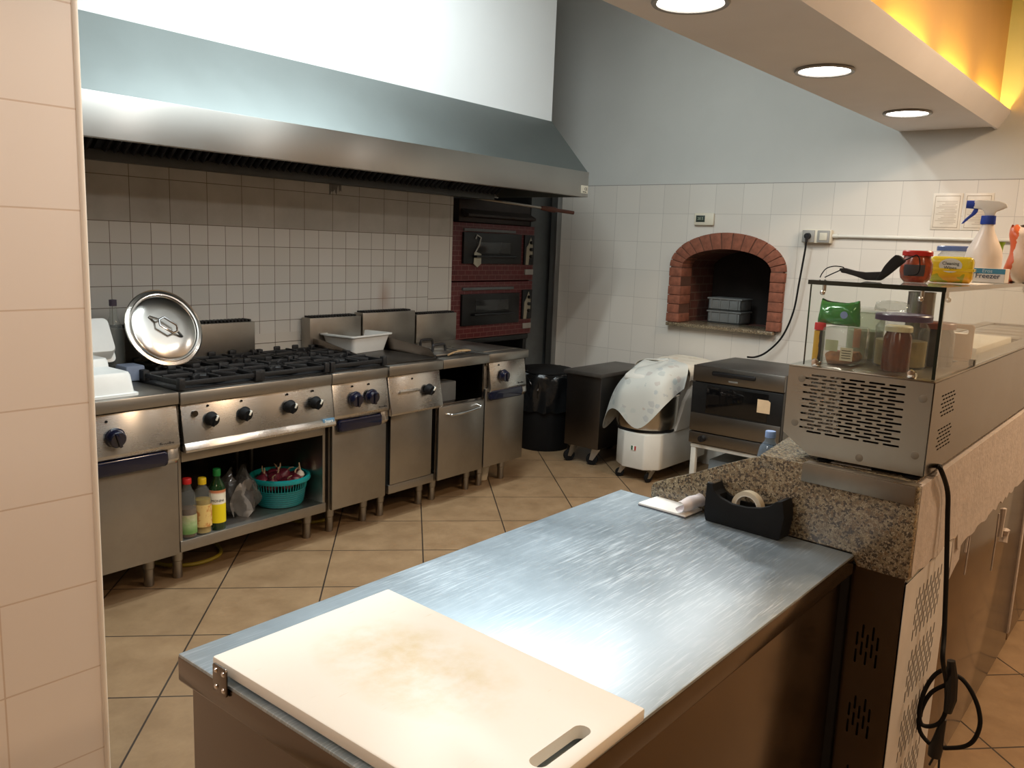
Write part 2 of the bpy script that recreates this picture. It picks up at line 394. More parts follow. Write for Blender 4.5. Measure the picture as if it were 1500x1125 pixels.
# ---------------------------------------------------------------- extraction hood
h = thing('extraction_hood', 'long stainless steel extraction hood over the cooking line', 'hood', (2.1, 3.5, 1.84), True)
part('canopy', B().prism([(3.117, 1.997), (3.43, 2.338), (3.876, 2.338), (3.876, 2.33), (3.435, 2.33), (3.12, 1.985)], 'x', -.5, 4.735), ST_HOOD, h)
part('front_lip', B().box(-.5, 4.738, 3.112, 3.122, 1.84, 2.0, .002).box(-.5, 4.735, 3.12, 3.15, 1.84, 1.846), steel('lip_steel', (.44, .42, .39, 1), .33, .92, .03), h)
part('end_panel', B().prism([(3.12, 1.84), (3.12, 1.99), (3.43, 2.33), (3.876, 2.33), (3.876, 1.84)], 'x', 4.72, 4.735), ST_HOOD, h)
part('back_panel', B().box(-.5, 4.73, 3.862, 3.878, 1.835, 2.33), ST_D, h)
part('grease_gutter', B().box(-.5, 4.60, 3.79, 3.864, 1.815, 1.86, .003), plain('gutter_grey', rgb(78, 78, 76), .5, .5, .1), h)
FS = plain('filter_steel', rgb(46, 47, 50), .4, .6, .2)
for k in range(9):
    x0 = -.4+k*.56
    f = B().prism([(3.79, 1.862), (3.38, 2.20), (3.38, 2.206), (3.79, 1.868)], 'x', x0, x0+.54)
    for j in range(12):
        f.box(-.007, .007, 0, .5, -.022, .0, .003, M=Matrix.Translation((x0+.035+j*.043, 3.785, 1.862)) @ Matrix.Rotation(PI-.69, 4, 'X') @ Matrix.Rotation(PI+.5, 4, 'Y'))
    part('grease_filter', f, FS, h)
s_ = part('rating_sticker', B().box(4.655, 4.732, 3.1105, 3.112, 1.862, 1.912), CREAM, h, 'white rating sticker at the corner')
part('lettering', B().text('CE', .026, frame_M((4.708, 3.1103, 1.890), (1, 0, 0), (0, 0, 1))).text('230V 50Hz', .009, frame_M((4.694, 3.1103, 1.871), (1, 0, 0), (0, 0, 1))), MATTE, s_)
# ---------------------------------------------------------------- cooking line
def legs(t, xs, back=True):
    for x in xs:
        for y in ((3.325, 3.80) if back else (3.325,)):
            part('leg', B().lathe([(0, 0), (.019, 0), (.021, .004), (.021, .078), (.0245, .082), (.027, .158), (0, .158)], (x, y, 0), 20), ST_D, t)
def knob(t, x, z, mat, y=3.166, r=.026, ang=.8, mark=True):
    M = frame_M((x, y, z), (1, 0, 0), (0, -.18, 1))
    b = B().lathe([(r*1.12, 0), (r*1.12, .006), (r, .010), (r*.92, .030), (r*.80, .034), (0, .034)], n=28)
    b.box(-r*.18, r*.18, -r*.9, r*.9, .028, .042, .003, M=Matrix.Rotation(ang, 4, 'Z'))
    k = part('knob', b.__class__().add(b.bm, M), mat, t)
    if mark:
        part('pointer', B().box(-.0045, .0045, .004, r*.95, .034, .0435, .001, M=M @ Matrix.Rotation(ang, 4, 'Z')), MARK, k)
    return k
def dots(t, x, z, y=3.178):
    part('symbol', B().cyl((x, y-.0015, z), (x, y+.004, z), .005, n=6), MATTE, t)
def worktop(t, x0, x1, z1=.866, mat=None, y0=3.165):
    part('worktop', B().box(x0, x1, y0, 3.868, z1-.052, z1, .006), mat or ST_D, t)
def control(t, x0, x1, mat=None, zb=.632):
    part('control_panel', B().prism([(3.186, .808), (3.162, zb+.016), (3.168, zb), (3.215, zb), (3.215, .812)], 'x', x0, x1, .002), mat or ST, t)
def body(t, x0, x1, z0=.155, z1=.812):
    part('body', B().box(x0, x1, 3.213, 3.862, z0, z1, .003), ST_D, t)
def blue_handle(t, x0, x1, z, mat=None):
    d = part('door', B().box(x0, x1, 3.190, 3.212, .16, z+.022, .004), mat or ST_D, t)
    pts = spl([(x0+.03, 3.190, z-.02), (x0+.045, 3.172, z-.012), ((x0+x1)/2, 3.160, z-.010), (x1-.075, 3.172, z-.012), (x1-.06, 3.190, z-.02)], 6)
    b = B().prism(rrect(x0+.02, x1-.055, z-.050, z+.012, .016), 'y', 3.160, 3.192, .009)
    part('door_handle', b, NAVY, d)
    part('handle_end', B().prism([(3.19, z-.055), (3.170, z-.03), (3.176, z+.018), (3.19, z+.018)], 'x', x1-.052, x1-.004, .002), mat or ST, d)
    return d
# 1 - neutral unit with an oven style door, half hidden by the pillar
t = thing('cabinet_unit', 'steel cooking unit beside the tiled pillar with one knob and navy door handle', 'kitchen unit', (1.65, 3.5, 0), True)
legs(t, (1.52, 1.776)); worktop(t, 1.452, 1.846, .867); control(t, 1.456, 1.843); body(t, 1.456, 1.843); blue_handle(t, 1.458, 1.846, .615)
knob(t, 1.572, .718, NAVY, 3.168, .036, .35, False); dots(t, 1.548, .782)
part('lettering', B().text('ilcooke', .022, frame_M((1.785, 3.1635, .658), (1, 0, 0), (0, -.15, 1))), MATTE, t)
# 2 - four burner range on an open stand
t = thing('gas_range', 'four burner gas range with black grates above an open shelf', 'gas range', (2.25, 3.5, 0), True)
legs(t, (1.909, 2.619)); worktop(t, 1.851, 2.649, .862)
control(t, 1.862, 2.660, None, .628)
part('panel_flange', B().prism([(3.160, .645), (3.148, .616), (3.152, .606), (3.215, .606), (3.215, .64)], 'x', 1.862, 2.662, .002), ST, t)
for x in (1.990, 2.155, 2.400, 2.548): knob(t, x, .735, MATTE, 3.170, .028, -.35)
for x in (1.985, 2.15, 2.395, 2.543): dots(t, x, .790)
part('ignition_button', B().cyl((1.918, 3.166, .765), (1.918, 3.185, .765), .013, n=20), ST_DK, t)
bd = part('maker_badge', B().box(2.585, 2.655, 3.1535, 3.160, .624, .648, .002), plain('badge_blue', rgb(92, 132, 160), .4), t)
part('lettering', B().text('Stepra', .02, frame_M((2.62, 3.153, .636), (1, 0, 0), (0, 0, 1))), MARK, bd)
part('side_panel', B().box(1.858, 1.872, 3.21, 3.862, .158, .81, .002), ST_D, t)
part('side_panel', B().box(2.628, 2.645, 3.21, 3.862, .158, .81, .002), ST_D, t)
part('back_panel', B().box(1.86, 2.64, 3.845, 3.858, .158, .81), ST_DK, t)
part('rail', B().box(1.872, 2.628, 3.205, 3.225, .555, .612, .002), ST_D, t)
part('shelf', B().box(1.858, 2.645, 3.205, 3.855, .158, .207, .003), ST_D, t)
part('inner_top', B().box(1.872, 2.628, 3.225, 3.845, .60, .61), DARK, t)
part('divider_post', B().box(2.50, 2.515, 3.62, 3.635, .207, .60, .002).box(2.47, 2.482, 3.70, 3.712, .207, .60, .002), ST_D, t)
part('flue', B().box(1.90, 2.648, 3.785, 3.868, .866, 1.066, .004), ST_D, t)
sl = B()
for k in range(34): sl.box(1.915+k*.0213, 1.926+k*.0213, 3.79, 3.862, 1.060, 1.078, .002)
part('flue_grille', sl, IRON, t)
def burners(t, cxs, w):
    part('burner_tray', B().box(cxs[0]-w/2, cxs[-1]+w/2, 3.195, 3.775, .862, .870, .003), IRON, t)
    for cx in cxs:
        for cy in (3.335, 3.635):
            part('burner', B().lathe([(.105, 0), (.108, .008), (.085, .010), (.05, .008), (.048, .020), (.040, .024), (.034, .032), (0, .034)], (cx, cy, .869), 24), IRON, t)
            g = B(); a, b2 = w/2-.008, .142
            for s in (-1, 1):
                g.box(cx-a, cx+a, cy+s*b2-.007, cy+s*b2+.007, .885, .905, .003)
                g.box(cx+s*a-.007, cx+s*a+.007, cy-b2, cy+b2, .885, .905, .003)
                g.box(cx+s*.045-.0, cx+s*a, cy-.007, cy+.007, .892, .912, .003) if s > 0 else g.box(cx-a, cx-.045, cy-.007, cy+.007, .892, .912, .003)
                g.box(cx-.007, cx+.007, min(cy+s*.045, cy+s*b2), max(cy+s*.045, cy+s*b2), .892, .912, .003)
                for q in (-1, 1):
                    g.box(cx+s*a-.014, cx+s*a+.014, cy+q*b2-.014, cy+q*b2+.014, .87, .918, .004)
                    g.box(-.006, .006, .055, .145, .892, .912, .003, M=Matrix.Translation((cx, cy, 0)) @ Matrix.Rotation(s*PI/4+(PI if q > 0 else 0), 4, 'Z'))
                g.box(cx+s*.06-.02, cx+s*.06+.02, cy+b2-.006, cy+b2+.008, .898, .926, .006)
            g.lathe([(.060, .012), (.060, .022), (.070, .022), (.070, .012), (.060, .012)], (cx, cy, .880), 20)
            part('grate', g, IRON, t)
burners(t, (2.055, 2.447), .385)
# 3 - two burner unit on a cupboard
t = thing('burner_unit', 'two burner gas unit with paired navy knobs above a cupboard door', 'gas burner', (2.84, 3.5, 0), True)
legs(t, (2.765, 2.996)); worktop(t, 2.651, 3.022, .862); control(t, 2.664, 3.028); body(t, 2.668, 3.022); blue_handle(t, 2.672, 3.036, .612)
knob(t, 2.795, .722, NAVY, 3.168, .036, .2, False); knob(t, 2.905, .722, NAVY, 3.168, .036, .2, False)
dots(t, 2.79, .785); dots(t, 2.90, .785)
part('lettering', B().text('ilcooke', .02, frame_M((2.985, 3.1635, .658), (1, 0, 0), (0, -.15, 1))), MATTE, t)
burners(t, (2.84,), .36)
# 4 - griddle
t = thing('griddle', 'griddle with splash guards and a drip tray between burners and fryer', 'griddle', (3.24, 3.5, 0), True)
legs(t, (3.121, 3.426)); worktop(t, 3.026, 3.436, .866, ST_D, 3.158); part('body', B().box(3.06, 3.43, 3.235, 3.862, .155, .812, .003), DARK, t); part('base_rail', B().box(3.075, 3.43, 3.207, 3.24, .155, .203, .002), ST_D, t)
part('control_panel', B().prism([(3.184, .808), (3.145, .612), (3.152, .600), (3.215, .600), (3.215, .812)], 'x', 3.035, 3.428, .002), ST, t)
part('drip_tray', B().prism([(3.168, .720), (3.160, .640), (3.17, .640), (3.175, .720)], 'x', 3.105, 3.24, .001).box(3.10, 3.245, 3.150, 3.172, .712, .728, .005), ST, t)
knob(t, 3.318, .715, MATTE, 3.160, .028, -.5); dots(t, 3.21, .782, 3.176)
part('door', B().box(3.083, 3.405, 3.205, 3.216, .205, .60, .004), ST_D, t)
part('cooking_plate', B().box(3.045, 3.43, 3.20, 3.77, .866, .876, .003), plain('griddle_plate', rgb(52, 48, 44), .38, .7, .3), t)
part('splash_guard', B().prism([(3.205, .866), (3.228, .870), (3.307, .884), (3.553, .920), (3.72, .948), (3.79, .95), (3.79, .866)], 'x', 3.032, 3.042, .001), ST_DK, t)
part('splash_guard', B().prism([(3.205, .866), (3.228, .872), (3.27, .912), (3.288, .919), (3.565, .946), (3.79, .965), (3.79, .866)], 'x', 3.444, 3.450, .001), ST_DK, t)
part('flue', B().box(3.012, 3.39, 3.79, 3.868, .866, 1.064, .004), ST_D, t)
sl = B()
for k in range(16): sl.box(3.03+k*.021, 3.041+k*.021, 3.795, 3.862, 1.058, 1.074, .002)
part('flue_grille', sl, IRON, t)
# 5 - fryer with an open bay
t = thing('fryer_unit', 'fryer unit with an open bay above a door with chrome bow handle', 'fryer', (3.64, 3.5, 0), True)
legs(t, (3.537, 3.843)); worktop(t, 3.438, 3.842, .866, ST_D, 3.158)
part('body', B().box(3.44, 3.845, 3.213, 3.862, .155, .60, .003).box(3.44, 3.452, 3.2, 3.862, .60, .815).box(3.828, 3.842, 3.2, 3.862, .60, .815).box(3.44, 3.842, 3.85, 3.862, .60, .815), ST_DK, t)
d = part('door', B().box(3.446, 3.842, 3.192, 3.212, .158, .588, .004), ST_D, t)
hp = spl([(3.52, 3.192, .540), (3.525, 3.165, .540), (3.56, 3.158, .541), (3.66, 3.152, .545), (3.76, 3.158, .555), (3.775, 3.165, .562), (3.778, 3.192, .566)], 5)
part('door_handle', B().tube(hp, .007, 10), CHROME, d, 'chrome bow handle')
part('valve_box', B().box(3.52, 3.66, 3.26, 3.36, .60, .712, .004), GREYP, t)
part('flue', B().box(3.404, 3.846, 3.79, 3.868, .866, 1.078, .004), ST_D, t)
sl = B()
for k in range(19): sl.box(3.42+k*.021, 3.431+k*.021, 3.795, 3.862, 1.072, 1.088, .002)
part('flue_grille', sl, IRON, t)
part('oil_well', B().box(3.47, 3.80, 3.24, 3.74, .866, .874, .004), DARK, t)
# 6 - last unit
t = thing('end_unit', 'last steel unit of the cooking line, nearest the deck ovens', 'kitchen unit', (4.04, 3.5, 0), True)
legs(t, (3.968, 4.192)); worktop(t, 3.843, 4.236, .866); body(t, 3.85, 4.232)
control(t, 3.868, 4.218); blue_handle(t, 3.852, 4.238, .628)
part('trim_strip', B().box(3.86, 4.215, 3.20, 3.214, .79, .815, .002), ST, t)
knob(t, 3.985, .725, NAVY, 3.168, .034, .3, False); dots(t, 3.955, .79)
part('lettering', B().text('ilcooke', .02, frame_M((4.16, 3.1635, .662), (1, 0, 0), (0, -.15, 1))), MATTE, t)
part('flue', B().box(3.86, 4.24, 3.79, 3.868, .866, 1.05, .004), ST_D, t)
sl = B()
for k in range(17): sl.box(3.875+k*.021, 3.886+k*.021, 3.795, 3.862, 1.044, 1.060, .002)
part('flue_grille', sl, IRON, t)
part('sink_rim', B().prism([(3.88, 3.24), (4.20, 3.24), (4.20, 3.74), (3.88, 3.74)], 'z', .866, .871, .002), ST_D, t)
# covers with black handles lying on the fryer
for x, y, w, lab in ((3.585, 3.335, .25, 'steel fryer cover with black arched handle nearer the griddle'), (3.70, 3.545, .25, 'steel fryer cover with black arched handle farther along the line')):
    t = thing('fryer_cover', lab, 'fryer cover', (x, y, .876), True, 'fryer covers with arched handles')
    part('plate', B().box(x-w/2, x+w/2, y-.098, y+.098, .8765, .8845, .003), ST_D, t)
    a = spl([(x-.055, y, .884), (x-.05, y, .915), (x-.035, y, .924), (x+.035, y, .924), (x+.05, y, .915), (x+.055, y, .884)], 4)
    part('handle', B().tube(a, .008, 8), BLACK, t)
single('wooden_spatula', B().tube([(3.53, 3.21, .882), (3.62, 3.25, .884), (3.72, 3.27, .885)], [.006, .006, .005], 8).box(3.70, 3.78, 3.255, 3.30, .880, .888, .003), plain('spatula_wood', rgb(150, 120, 84), .7), 'wooden spatula lying at the front edge of the fryer', 'spatula', (3.63, 3.25, .8765), True)
# oval pan cover
R = .182
t = thing('pot_cover', 'large round steel pot lid leaning upright at the back of the gas range', 'pot lid', (2.03, 3.53, .922), True)
M = Matrix.Translation((2.03, 3.588, 1.083)) @ Matrix.Rotation(math.radians(90-24), 4, 'X')
part('disc', B().lathe([(0, .012), (.08, .011), (.14, .007), (.150, .003), (.154, .009), (.160, .010), (.164, .002), (.178, .0), (R, .003), (R, -.003), (.165, -.012), (.15, -.006), (0, .006)], n=72, M=M), steel('lid_steel', (.62, .59, .55, 1), .2, .3, .05), t)
Mh = M @ Matrix.Rotation(-.66, 4, 'Z') @ Matrix.Diagonal((1.35, 1.35, 1.1, 1))
hd = 0 and [(-.055, 0, .012), (-.036, 0, .022), (-.028, .016, .034), (.028, .016, .034), (.036, 0, .022), (.055, 0, .012)]
part('handle', B().tube([(-.036, 0, .03), (-.024, .017, .034), (.024, .017, .034), (.036, 0, .03), (.024, -.017, .034), (-.024, -.017, .034)], .0042, 8, True, M=Mh).tube([(-.062, 0, .013), (-.036, 0, .030)], .0045, 8, M=Mh).tube([(.062, 0, .013), (.036, 0, .030)], .0045, 8, M=Mh), CHROME, t)
# white tubs on the first unit
def tub(name, lab, cat, c, w, d, hgt, M=None, tap=.82, group=None, mat=None, K=True, up=True, rim=.012):
    a, b2 = (w/2, d/2)
    V = []
    def ring(sc_, z, rr): return [(x*1, y*1, z) for x, y in rrect(-a*sc_, a*sc_, -b2*sc_, b2*sc_, rr)]
    zs = [(tap, 0), (1, hgt-.008), (1.0+rim/a, hgt-.008), (1.0+rim/a, hgt), (1-.006/a, hgt), (tap-.01, .006)] if up else [(1, 0), (1.0+rim/a, 0), (1+rim/a, .01), (1, .012), (tap+.02, hgt-.012), (tap-.03, hgt)]
    t = bmesh.new(); rs = [[t.verts.new(p) for p in ring(s, z, .022)] for s, z in zs]
    n = len(rs[0])
    for p, q in zip(rs, rs[1:]):
        for i in range(n): t.faces.new((p[i], p[(i+1) % n], q[(i+1) % n], q[i]))
    t.faces.new(rs[0][::-1]); t.faces.new(rs[-1])
    bmesh.ops.recalc_face_normals(t, faces=t.faces[:])
    bb = B().add(t, Matrix.Translation(c) @ (M or Matrix.Identity(4)))
    return single(name, bb, mat or WHITE, lab, cat, c, K, group, 50)
tub('plastic_tub', 'upturned white plastic tub at the front of the first unit', 'plastic tub', (1.575, 3.315, .868), .22, .22, .092, None, .9, 'white tubs beside the pillar', up=False)
tub('plastic_tub', 'white plastic tub behind the front one, beside the pillar', 'plastic tub', (1.60, 3.535, .868), .22, .20, .118, None, .9, 'white tubs beside the pillar', up=False)
tub('plastic_tub', 'white plastic tub tipped on top of the others, under the glass bottle', 'plastic tub', (1.70, 3.64, 1.04), .20, .18, .08, Matrix.Rotation(math.radians(62), 4, 'X') @ Matrix.Translation((0, 0, -.02)), .88, 'white tubs beside the pillar', up=False)
single('black_box', B().box(1.60, 1.78, 3.72, 3.84, .868, 1.105, .006), BLACK, 'black box against the tiles behind the white tubs', 'box', (1.69, 3.78, .868), True)
t = thing('glass_bottle', 'clear empty bottle with dark cap standing left of the round lid', 'bottle', (1.835, 3.665, .868), True)
part('bottle_body', B().lathe([(0, 0), (.038, .002), (.042, .02), (.042, .19), (.034, .225), (.016, .27), (.014, .315), (0, .315)], (1.835, 3.665, .868), 28), CLEARP, t)
part('cap', B().lathe([(0, .315), (.016, .315), (.016, .342), (0, .344)], (1.835, 3.665, .868), 20), plain('dark_cap', rgb(70, 62, 78), .5), t)
single('paper_packet', B().box(1.80, 1.885, 3.50, 3.60, .868, .935, .008), plain('blue_grey_packet', rgb(112, 122, 142), .6), 'blue grey packet between the white tubs and the black grates', 'packet', (1.84, 3.55, .868), True)
# basin on the griddle
tub('plastic_basin', 'white plastic basin sitting on the griddle', 'basin', (3.272, 3.695, .877), .33, .235, .10, Matrix.Rotation(math.radians(8), 4, 'Z'), .84, None, WHITE, rim=.015)
# ------------------------------------------------ open shelf
def lettered(t, txts, c, r, h0, col, rot, K=True):
    b = B()
    for txt, size, z in txts:
        b.text(txt, size, Matrix.Translation((c[0], c[1], c[2]+z)) @ Matrix.Rotation(rot, 4, 'Z') @ Matrix.Rotation(PI/2, 4, 'X'), .0004, r+.0012)
    return part('lettering', b, col, t)
def oil_bottle(name, lab, c, prof, body_m, cap_m, lab_m, z0, z1, r, cap, txts=(), tcol=None, arc=2.6, liquid=None, rot=-.5):
    t = thing(name, lab, 'bottle', c, True, 'bottles on the open shelf')
    part('bottle_body', B().lathe(prof, c, 28), body_m, t)
    part('cap', B().lathe([(0, cap[0]), (cap[2], cap[0]), (cap[2], cap[1]-.003), (cap[2]*.9, cap[1]), (0, cap[1])], c, 20), cap_m, t)
    if liquid: part('oil', B().lathe([(0, .004), (liquid[1]-.003, .006), (liquid[1]-.003, liquid[0]), (0, liquid[0])], c, 24), liquid[2], t)
    lb = part('label', B().lathe([(r, z0), (r+.0008, z0), (r+.0008, z1), (r, z1)], c, 30, a0=-PI/2+rot-arc/2, a1=-PI/2+rot+arc/2), lab_m, t)
    if txts: lettered(lb, txts, c, r, 0, tcol, rot)
    return t
n_ = N('label_green_white'); c_ = n_.coord(); z_ = n_.sep(c_)[2]
n_.l(n_.mix(n_.noise(c_, 60, 3), n_.ramp(n_.math('MULTIPLY', z_, 8), [(.25, rgb(74, 120, 60)), (.5, rgb(178, 192, 150)), (.85, rgb(206, 170, 150))]), rgb(120, 150, 84)), n_.p.inputs['Base Color'])
oil_bottle('oil_bottle', 'clear bottle with red cap and green label, first on the shelf', (1.918, 3.246, .207),
  [(0, 0), (.034, 0), (.038, .006), (.038, .15), (.033, .19), (.016, .225), (.015, .25), (0, .25)], CLEARP, plain('red_cap', rgb(196, 30, 30), .4), n_.m, .02, .105, .0385, (.238, .262, .019), (), None, liquid=(.13, .038, plain('pale_liquid', rgb(96, 72, 56), .3)))
n_ = N('label_gold'); c_ = n_.coord(); z_ = n_.sep(c_)[2]
n_.l(n_.mix(n_.ramp(n_.noise(c_, 40, 2), [(.5, (0, 0, 0, 1)), (.6, (1, 1, 1, 1))]), rgb(214, 182, 112), rgb(190, 128, 66)), n_.p.inputs['Base Color'])
oil_bottle('oil_bottle', 'clear oil bottle with yellow cap and gold label', (1.990, 3.246, .207),
  [(0, 0), (.034, 0), (.039, .008), (.034, .03), (.038, .05), (.038, .15), (.034, .185), (.016, .218), (.015, .235), (0, .235)], CLEARP, plain('yellow_cap', rgb(222, 188, 22), .4), n_.m, .035, .135, .039, (.222, .25, .018), (), None, liquid=(.155, .037, plain('yellow_oil', rgb(168, 140, 60), .25)))
n_ = N('label_yellow'); c_ = n_.coord(); z_ = n_.sep(c_)[2]
n_.l(n_.ramp(n_.math('MULTIPLY', z_, 5), [(.1, rgb(226, 202, 20)), (.60, rgb(226, 202, 20)), (.62, rgb(232, 226, 206)), (.84, rgb(232, 226, 206)), (.88, rgb(196, 120, 80))]), n_.p.inputs['Base Color'])
n_.p.inputs['Roughness'].default_value = .4
oil_bottle('oil_bottle', 'dark green olive oil bottle with a yellow and white label', (2.064, 3.248, .207),
  [(0, 0), (.034, 0), (.036, .004), (.036, .18), (.031, .205), (.015, .235), (.014, .262), (0, .262)], plain('green_bottle_glass', rgb(20, 52, 22), .1, 0, .1, Coat_Weight=.5), plain('green_cap', rgb(20, 116, 50), .4), n_.m, .035, .185, .0365, (.245, .276, .017), [('MONINI', .0155, .137)], MATTE)
# clear bag with something dark in it
t = thing('plastic_bag', 'clear crumpled plastic bag between the oil bottle and teal basket', 'plastic bag', (2.245, 3.345, .207), True)
def bagf(u, v):
    a = 2*PI*u; rr = .088*(math.sin(PI*(.12+.80*v))**.6); rr *= 1+.12*math.sin(5*a+3*v*4)+.06*math.sin(11*a+v*9)
    z = .207+.004+v*(.20+.03*math.sin(3*a))
    return Vector((2.245+rr*math.cos(a)*1.0, 3.345+rr*math.sin(a), z))
part('film', B().grid(40, 14, bagf), glass('bag_film', (.8, .79, .78, 1), .1, 1.5, .9, (.45, .44, .42, 1)), t, sharp=20)
part('contents', B().ball((2.265, 3.35, .275), .06, 2, sq=(.8, .9, 1.05)).jitter(.006, 3), plain('bag_dark', rgb(46, 34, 32), .7, 0, .4), t, 'dark contents')
part('paper_wrap', B().grid(8, 8, lambda u, v: Vector((2.185+.10*u, 3.305+.03*math.sin(6*u+4*v), .215+.15*v+.02*math.sin(9*u))), .001), plain('grey_paper', rgb(150, 146, 142), .6), t)
# basket
cx, cy, z0 = 2.487, 3.368, .209
t = thing('laundry_basket', 'round teal plastic basket full of red onions on the shelf', 'basket', (cx, cy, z0), True)
t.scale = (.93, .93, .97)
TEAL = plain('teal_plastic', rgb(12, 132, 134), .38, 0, .06)
n_ = N('teal_lattice'); c_ = n_.coord(); s3 = n_.sep(c_); n_.set(Roughness=.4)
ang = n_.math('ARCTAN2', s3[1], s3[0])
bk = n_.brick(n_.comb(n_.math('MULTIPLY', ang, 1.0), s3[2]), .06, .011, .0016, rgb(12, 128, 130), rgb(10, 120, 124), rgb(4, 66, 72))
n_.l(bk.outputs['Color'], n_.p.inputs['Base Color']); n_.bump(n_.math('SUBTRACT', 1, bk.outputs['Fac']), .6, .003)
part('wall', B().lathe([(0, 0), (.118, 0), (.126, .012), (.138, .085), (.134, .085), (.120, .012), (0, .006)], (cx, cy, z0), 48), n_.m, t)
sl = B()
for k in range(56):
    a = 2*PI*k/56; p = lambda r, z: (cx+r*math.cos(a), cy+r*math.sin(a), z0+z)
    sl.tube([p(.1365, .083), p(.144, .128)], .0026, 5)
part('slats', sl, TEAL, t)
part('rim', B().lathe([(.141, .126), (.146, .122), (.160, .126), (.163, .134), (.160, .146), (.150, .150), (.143, .146), (.141, .126)], (cx, cy, z0), 56), TEAL, t)
ONION = plain('red_onion_skin', rgb(92, 30, 44), .35, 0, .3, 25)
ov = thing('red_onion', 'glossy red onion heaped in the teal basket', 'onion', (cx, cy, z0+.11), True, 'red onions in the teal basket')
part('bulb', B().lathe([(0, -.03), (.018, -.028), (.034, -.012), (.036, .004), (.026, .022), (.010, .032), (.004, .042), (0, .043)], (cx, cy, z0+.11), 18), ONION, ov)
part('dry_neck', B().tube([(cx, cy, z0+.147), (cx+.004, cy, z0+.165), (cx+.014, cy+.004, z0+.178)], [.005, .004, .002], 6), plain('onion_straw', rgb(176, 150, 122), .8), ov)
Ro = random.Random(5)
for i, (dx, dy, dz) in enumerate([(-.085, -.05, .112), (-.02, -.085, .115), (.05, -.07, .114), (.095, -.01, .112), (-.09, .03, .115), (-.03, -.005, .13), (.035, .005, .132), (.06, .075, .115), (-.03, .085, .115), (.0, .05, .128)]):
    o = ov if i == 0 else copy_tree(ov)
    o.location = KM(cx+dx*.92, cy+dy*.92, z0+dz); o.rotation_euler = (Ro.uniform(-.7, .7), Ro.uniform(-.7, .7), Ro.uniform(0, 6)); o.scale = (1.0,)*3
t = thing('garlic_bulb', 'white garlic bulb at the right edge of the teal basket', 'garlic', (cx+.088, cy-.05, z0+.135), True)
part('bulb', B().lathe([(0, -.018), (.014, -.016), (.022, -.002), (.016, .012), (.005, .022), (0, .024)], (cx+.088, cy-.05, z0+.135), 12), plain('garlic_skin', rgb(214, 204, 190), .6), t)
part('stalk', B().tube([(cx+.088, cy-.05, z0+.157), (cx+.082, cy-.048, z0+.195)], [.004, .003], 6), plain('stalk_straw', rgb(200, 170, 140), .8), t)
# gas hoses on the floor
YH = plain('yellow_hose', rgb(150, 134, 40), .5)
single('gas_hose', B().tube(spl([(1.90, 3.62, .011), (1.93, 3.47, .011), (2.02, 3.385, .011), (2.13, 3.385, .011), (2.20, 3.44, .011), (2.24, 3.56, .02), (2.24, 3.72, .12), (2.24, 3.80, .15)], 8), .009, 8), YH, 'yellow gas hose curled on the floor under the shelf', 'hose', (2.08, 3.39, 0), True, 'yellow gas hoses')
single('gas_hose', B().tube(spl([(2.70, 3.62, .011), (2.74, 3.49, .011), (2.84, 3.45, .011), (2.93, 3.50, .011), (2.97, 3.64, .03), (2.97, 3.76, .12), (2.97, 3.80, .145)], 8), .009, 8), YH, 'yellow gas hose under the two burner unit', 'hose', (2.84, 3.46, 0), True, 'yellow gas hoses')
t = thing('drain_cup', 'small pale cup with dark grease on the floor under the last unit', 'cup', (4.09, 3.40, 0), True)
part('cup', B().lathe([(0, 0), (.038, 0), (.05, .085), (.055, .088), (.052, .094), (.046, .088), (.036, .006), (0, .004)], (4.09, 3.40, 0), 24), CREAM, t)
part('grease', B().lathe([(0, .07), (.044, .07), (.044, .066), (0, .066)], (4.09, 3.40, 0), 20), plain('dark_grease', rgb(70, 40, 26), .4), t)
# ---------------------------------------------------------------- deck ovens in the niche
BRK = mat_brick('painted_brick_front', .075, .034, .0022, rgb(96, 30, 32), rgb(86, 26, 28), rgb(126, 88, 80), (0, 2), .5, .5)
OVB = plain('oven_black', rgb(26, 27, 28), .35, .3, .2)
for z, lab in ((1.245, 'upper deck oven with red brick pattern front, scraper hung on its door'), (.83, 'lower deck oven with red brick pattern front, set on the dark stand')):
    up = z > 1
    t = thing('deck_oven', lab, 'pizza oven', (4.84, 4.3, z), True, 'stacked deck ovens')
    part('body', B().box(4.36, 5.30, 3.955, 4.80, z+.003, z+.41, .004), BRK, t)
    part('door', B().box(4.46, 5.12, 3.935, 3.957, z+(.125 if up else .10), z+(.345 if up else .325), .004), OVB, t)
    d = t.children[-1]
    part('door_window', B().box(4.60, 4.98, 3.931, 3.936, z+.20, z+.28, .002), plain('dark_pane', rgb(44, 46, 46), .15, 0, .1), d)
    part('door_handle', B().tube([(4.56, 3.935, z+.175), (4.56, 3.905, z+.178), (5.02, 3.905, z+.178), (5.02, 3.935, z+.175)], .008, 8), OVB, d)
    part('top_strip', B().box(4.47, 5.05, 3.94, 3.957, z+.352, z+.372, .003), GREYP, t)
    c = part('control_plate', B().box(5.165, 5.285, 3.94, 3.957, z+.12, z+.345, .003), OVB, t)
    part('dial_scale', B().prism([(5.18, z+.12), (5.215, z+.12), (5.22, z+.17), (5.262, z+.19), (5.262, z+.275), (5.235, z+.33), (5.21, z+.28), (5.185, z+.25)], 'y', 3.936, 3.941, .001), plain('worn_scale', rgb(150, 142, 122), .6), c)
    for k in range(3):
        part('dial', B().cyl((5.232, 3.938, z+.185+k*.052), (5.232, 3.915, z+.185+k*.052), .013, n=16), BLACK, c)
    part('rating_plate', B().box(5.19, 5.29, 3.945, 3.957, z+.045, z+.085, .001), plain('rating_grey', rgb(150, 146, 138), .5, .2), t)
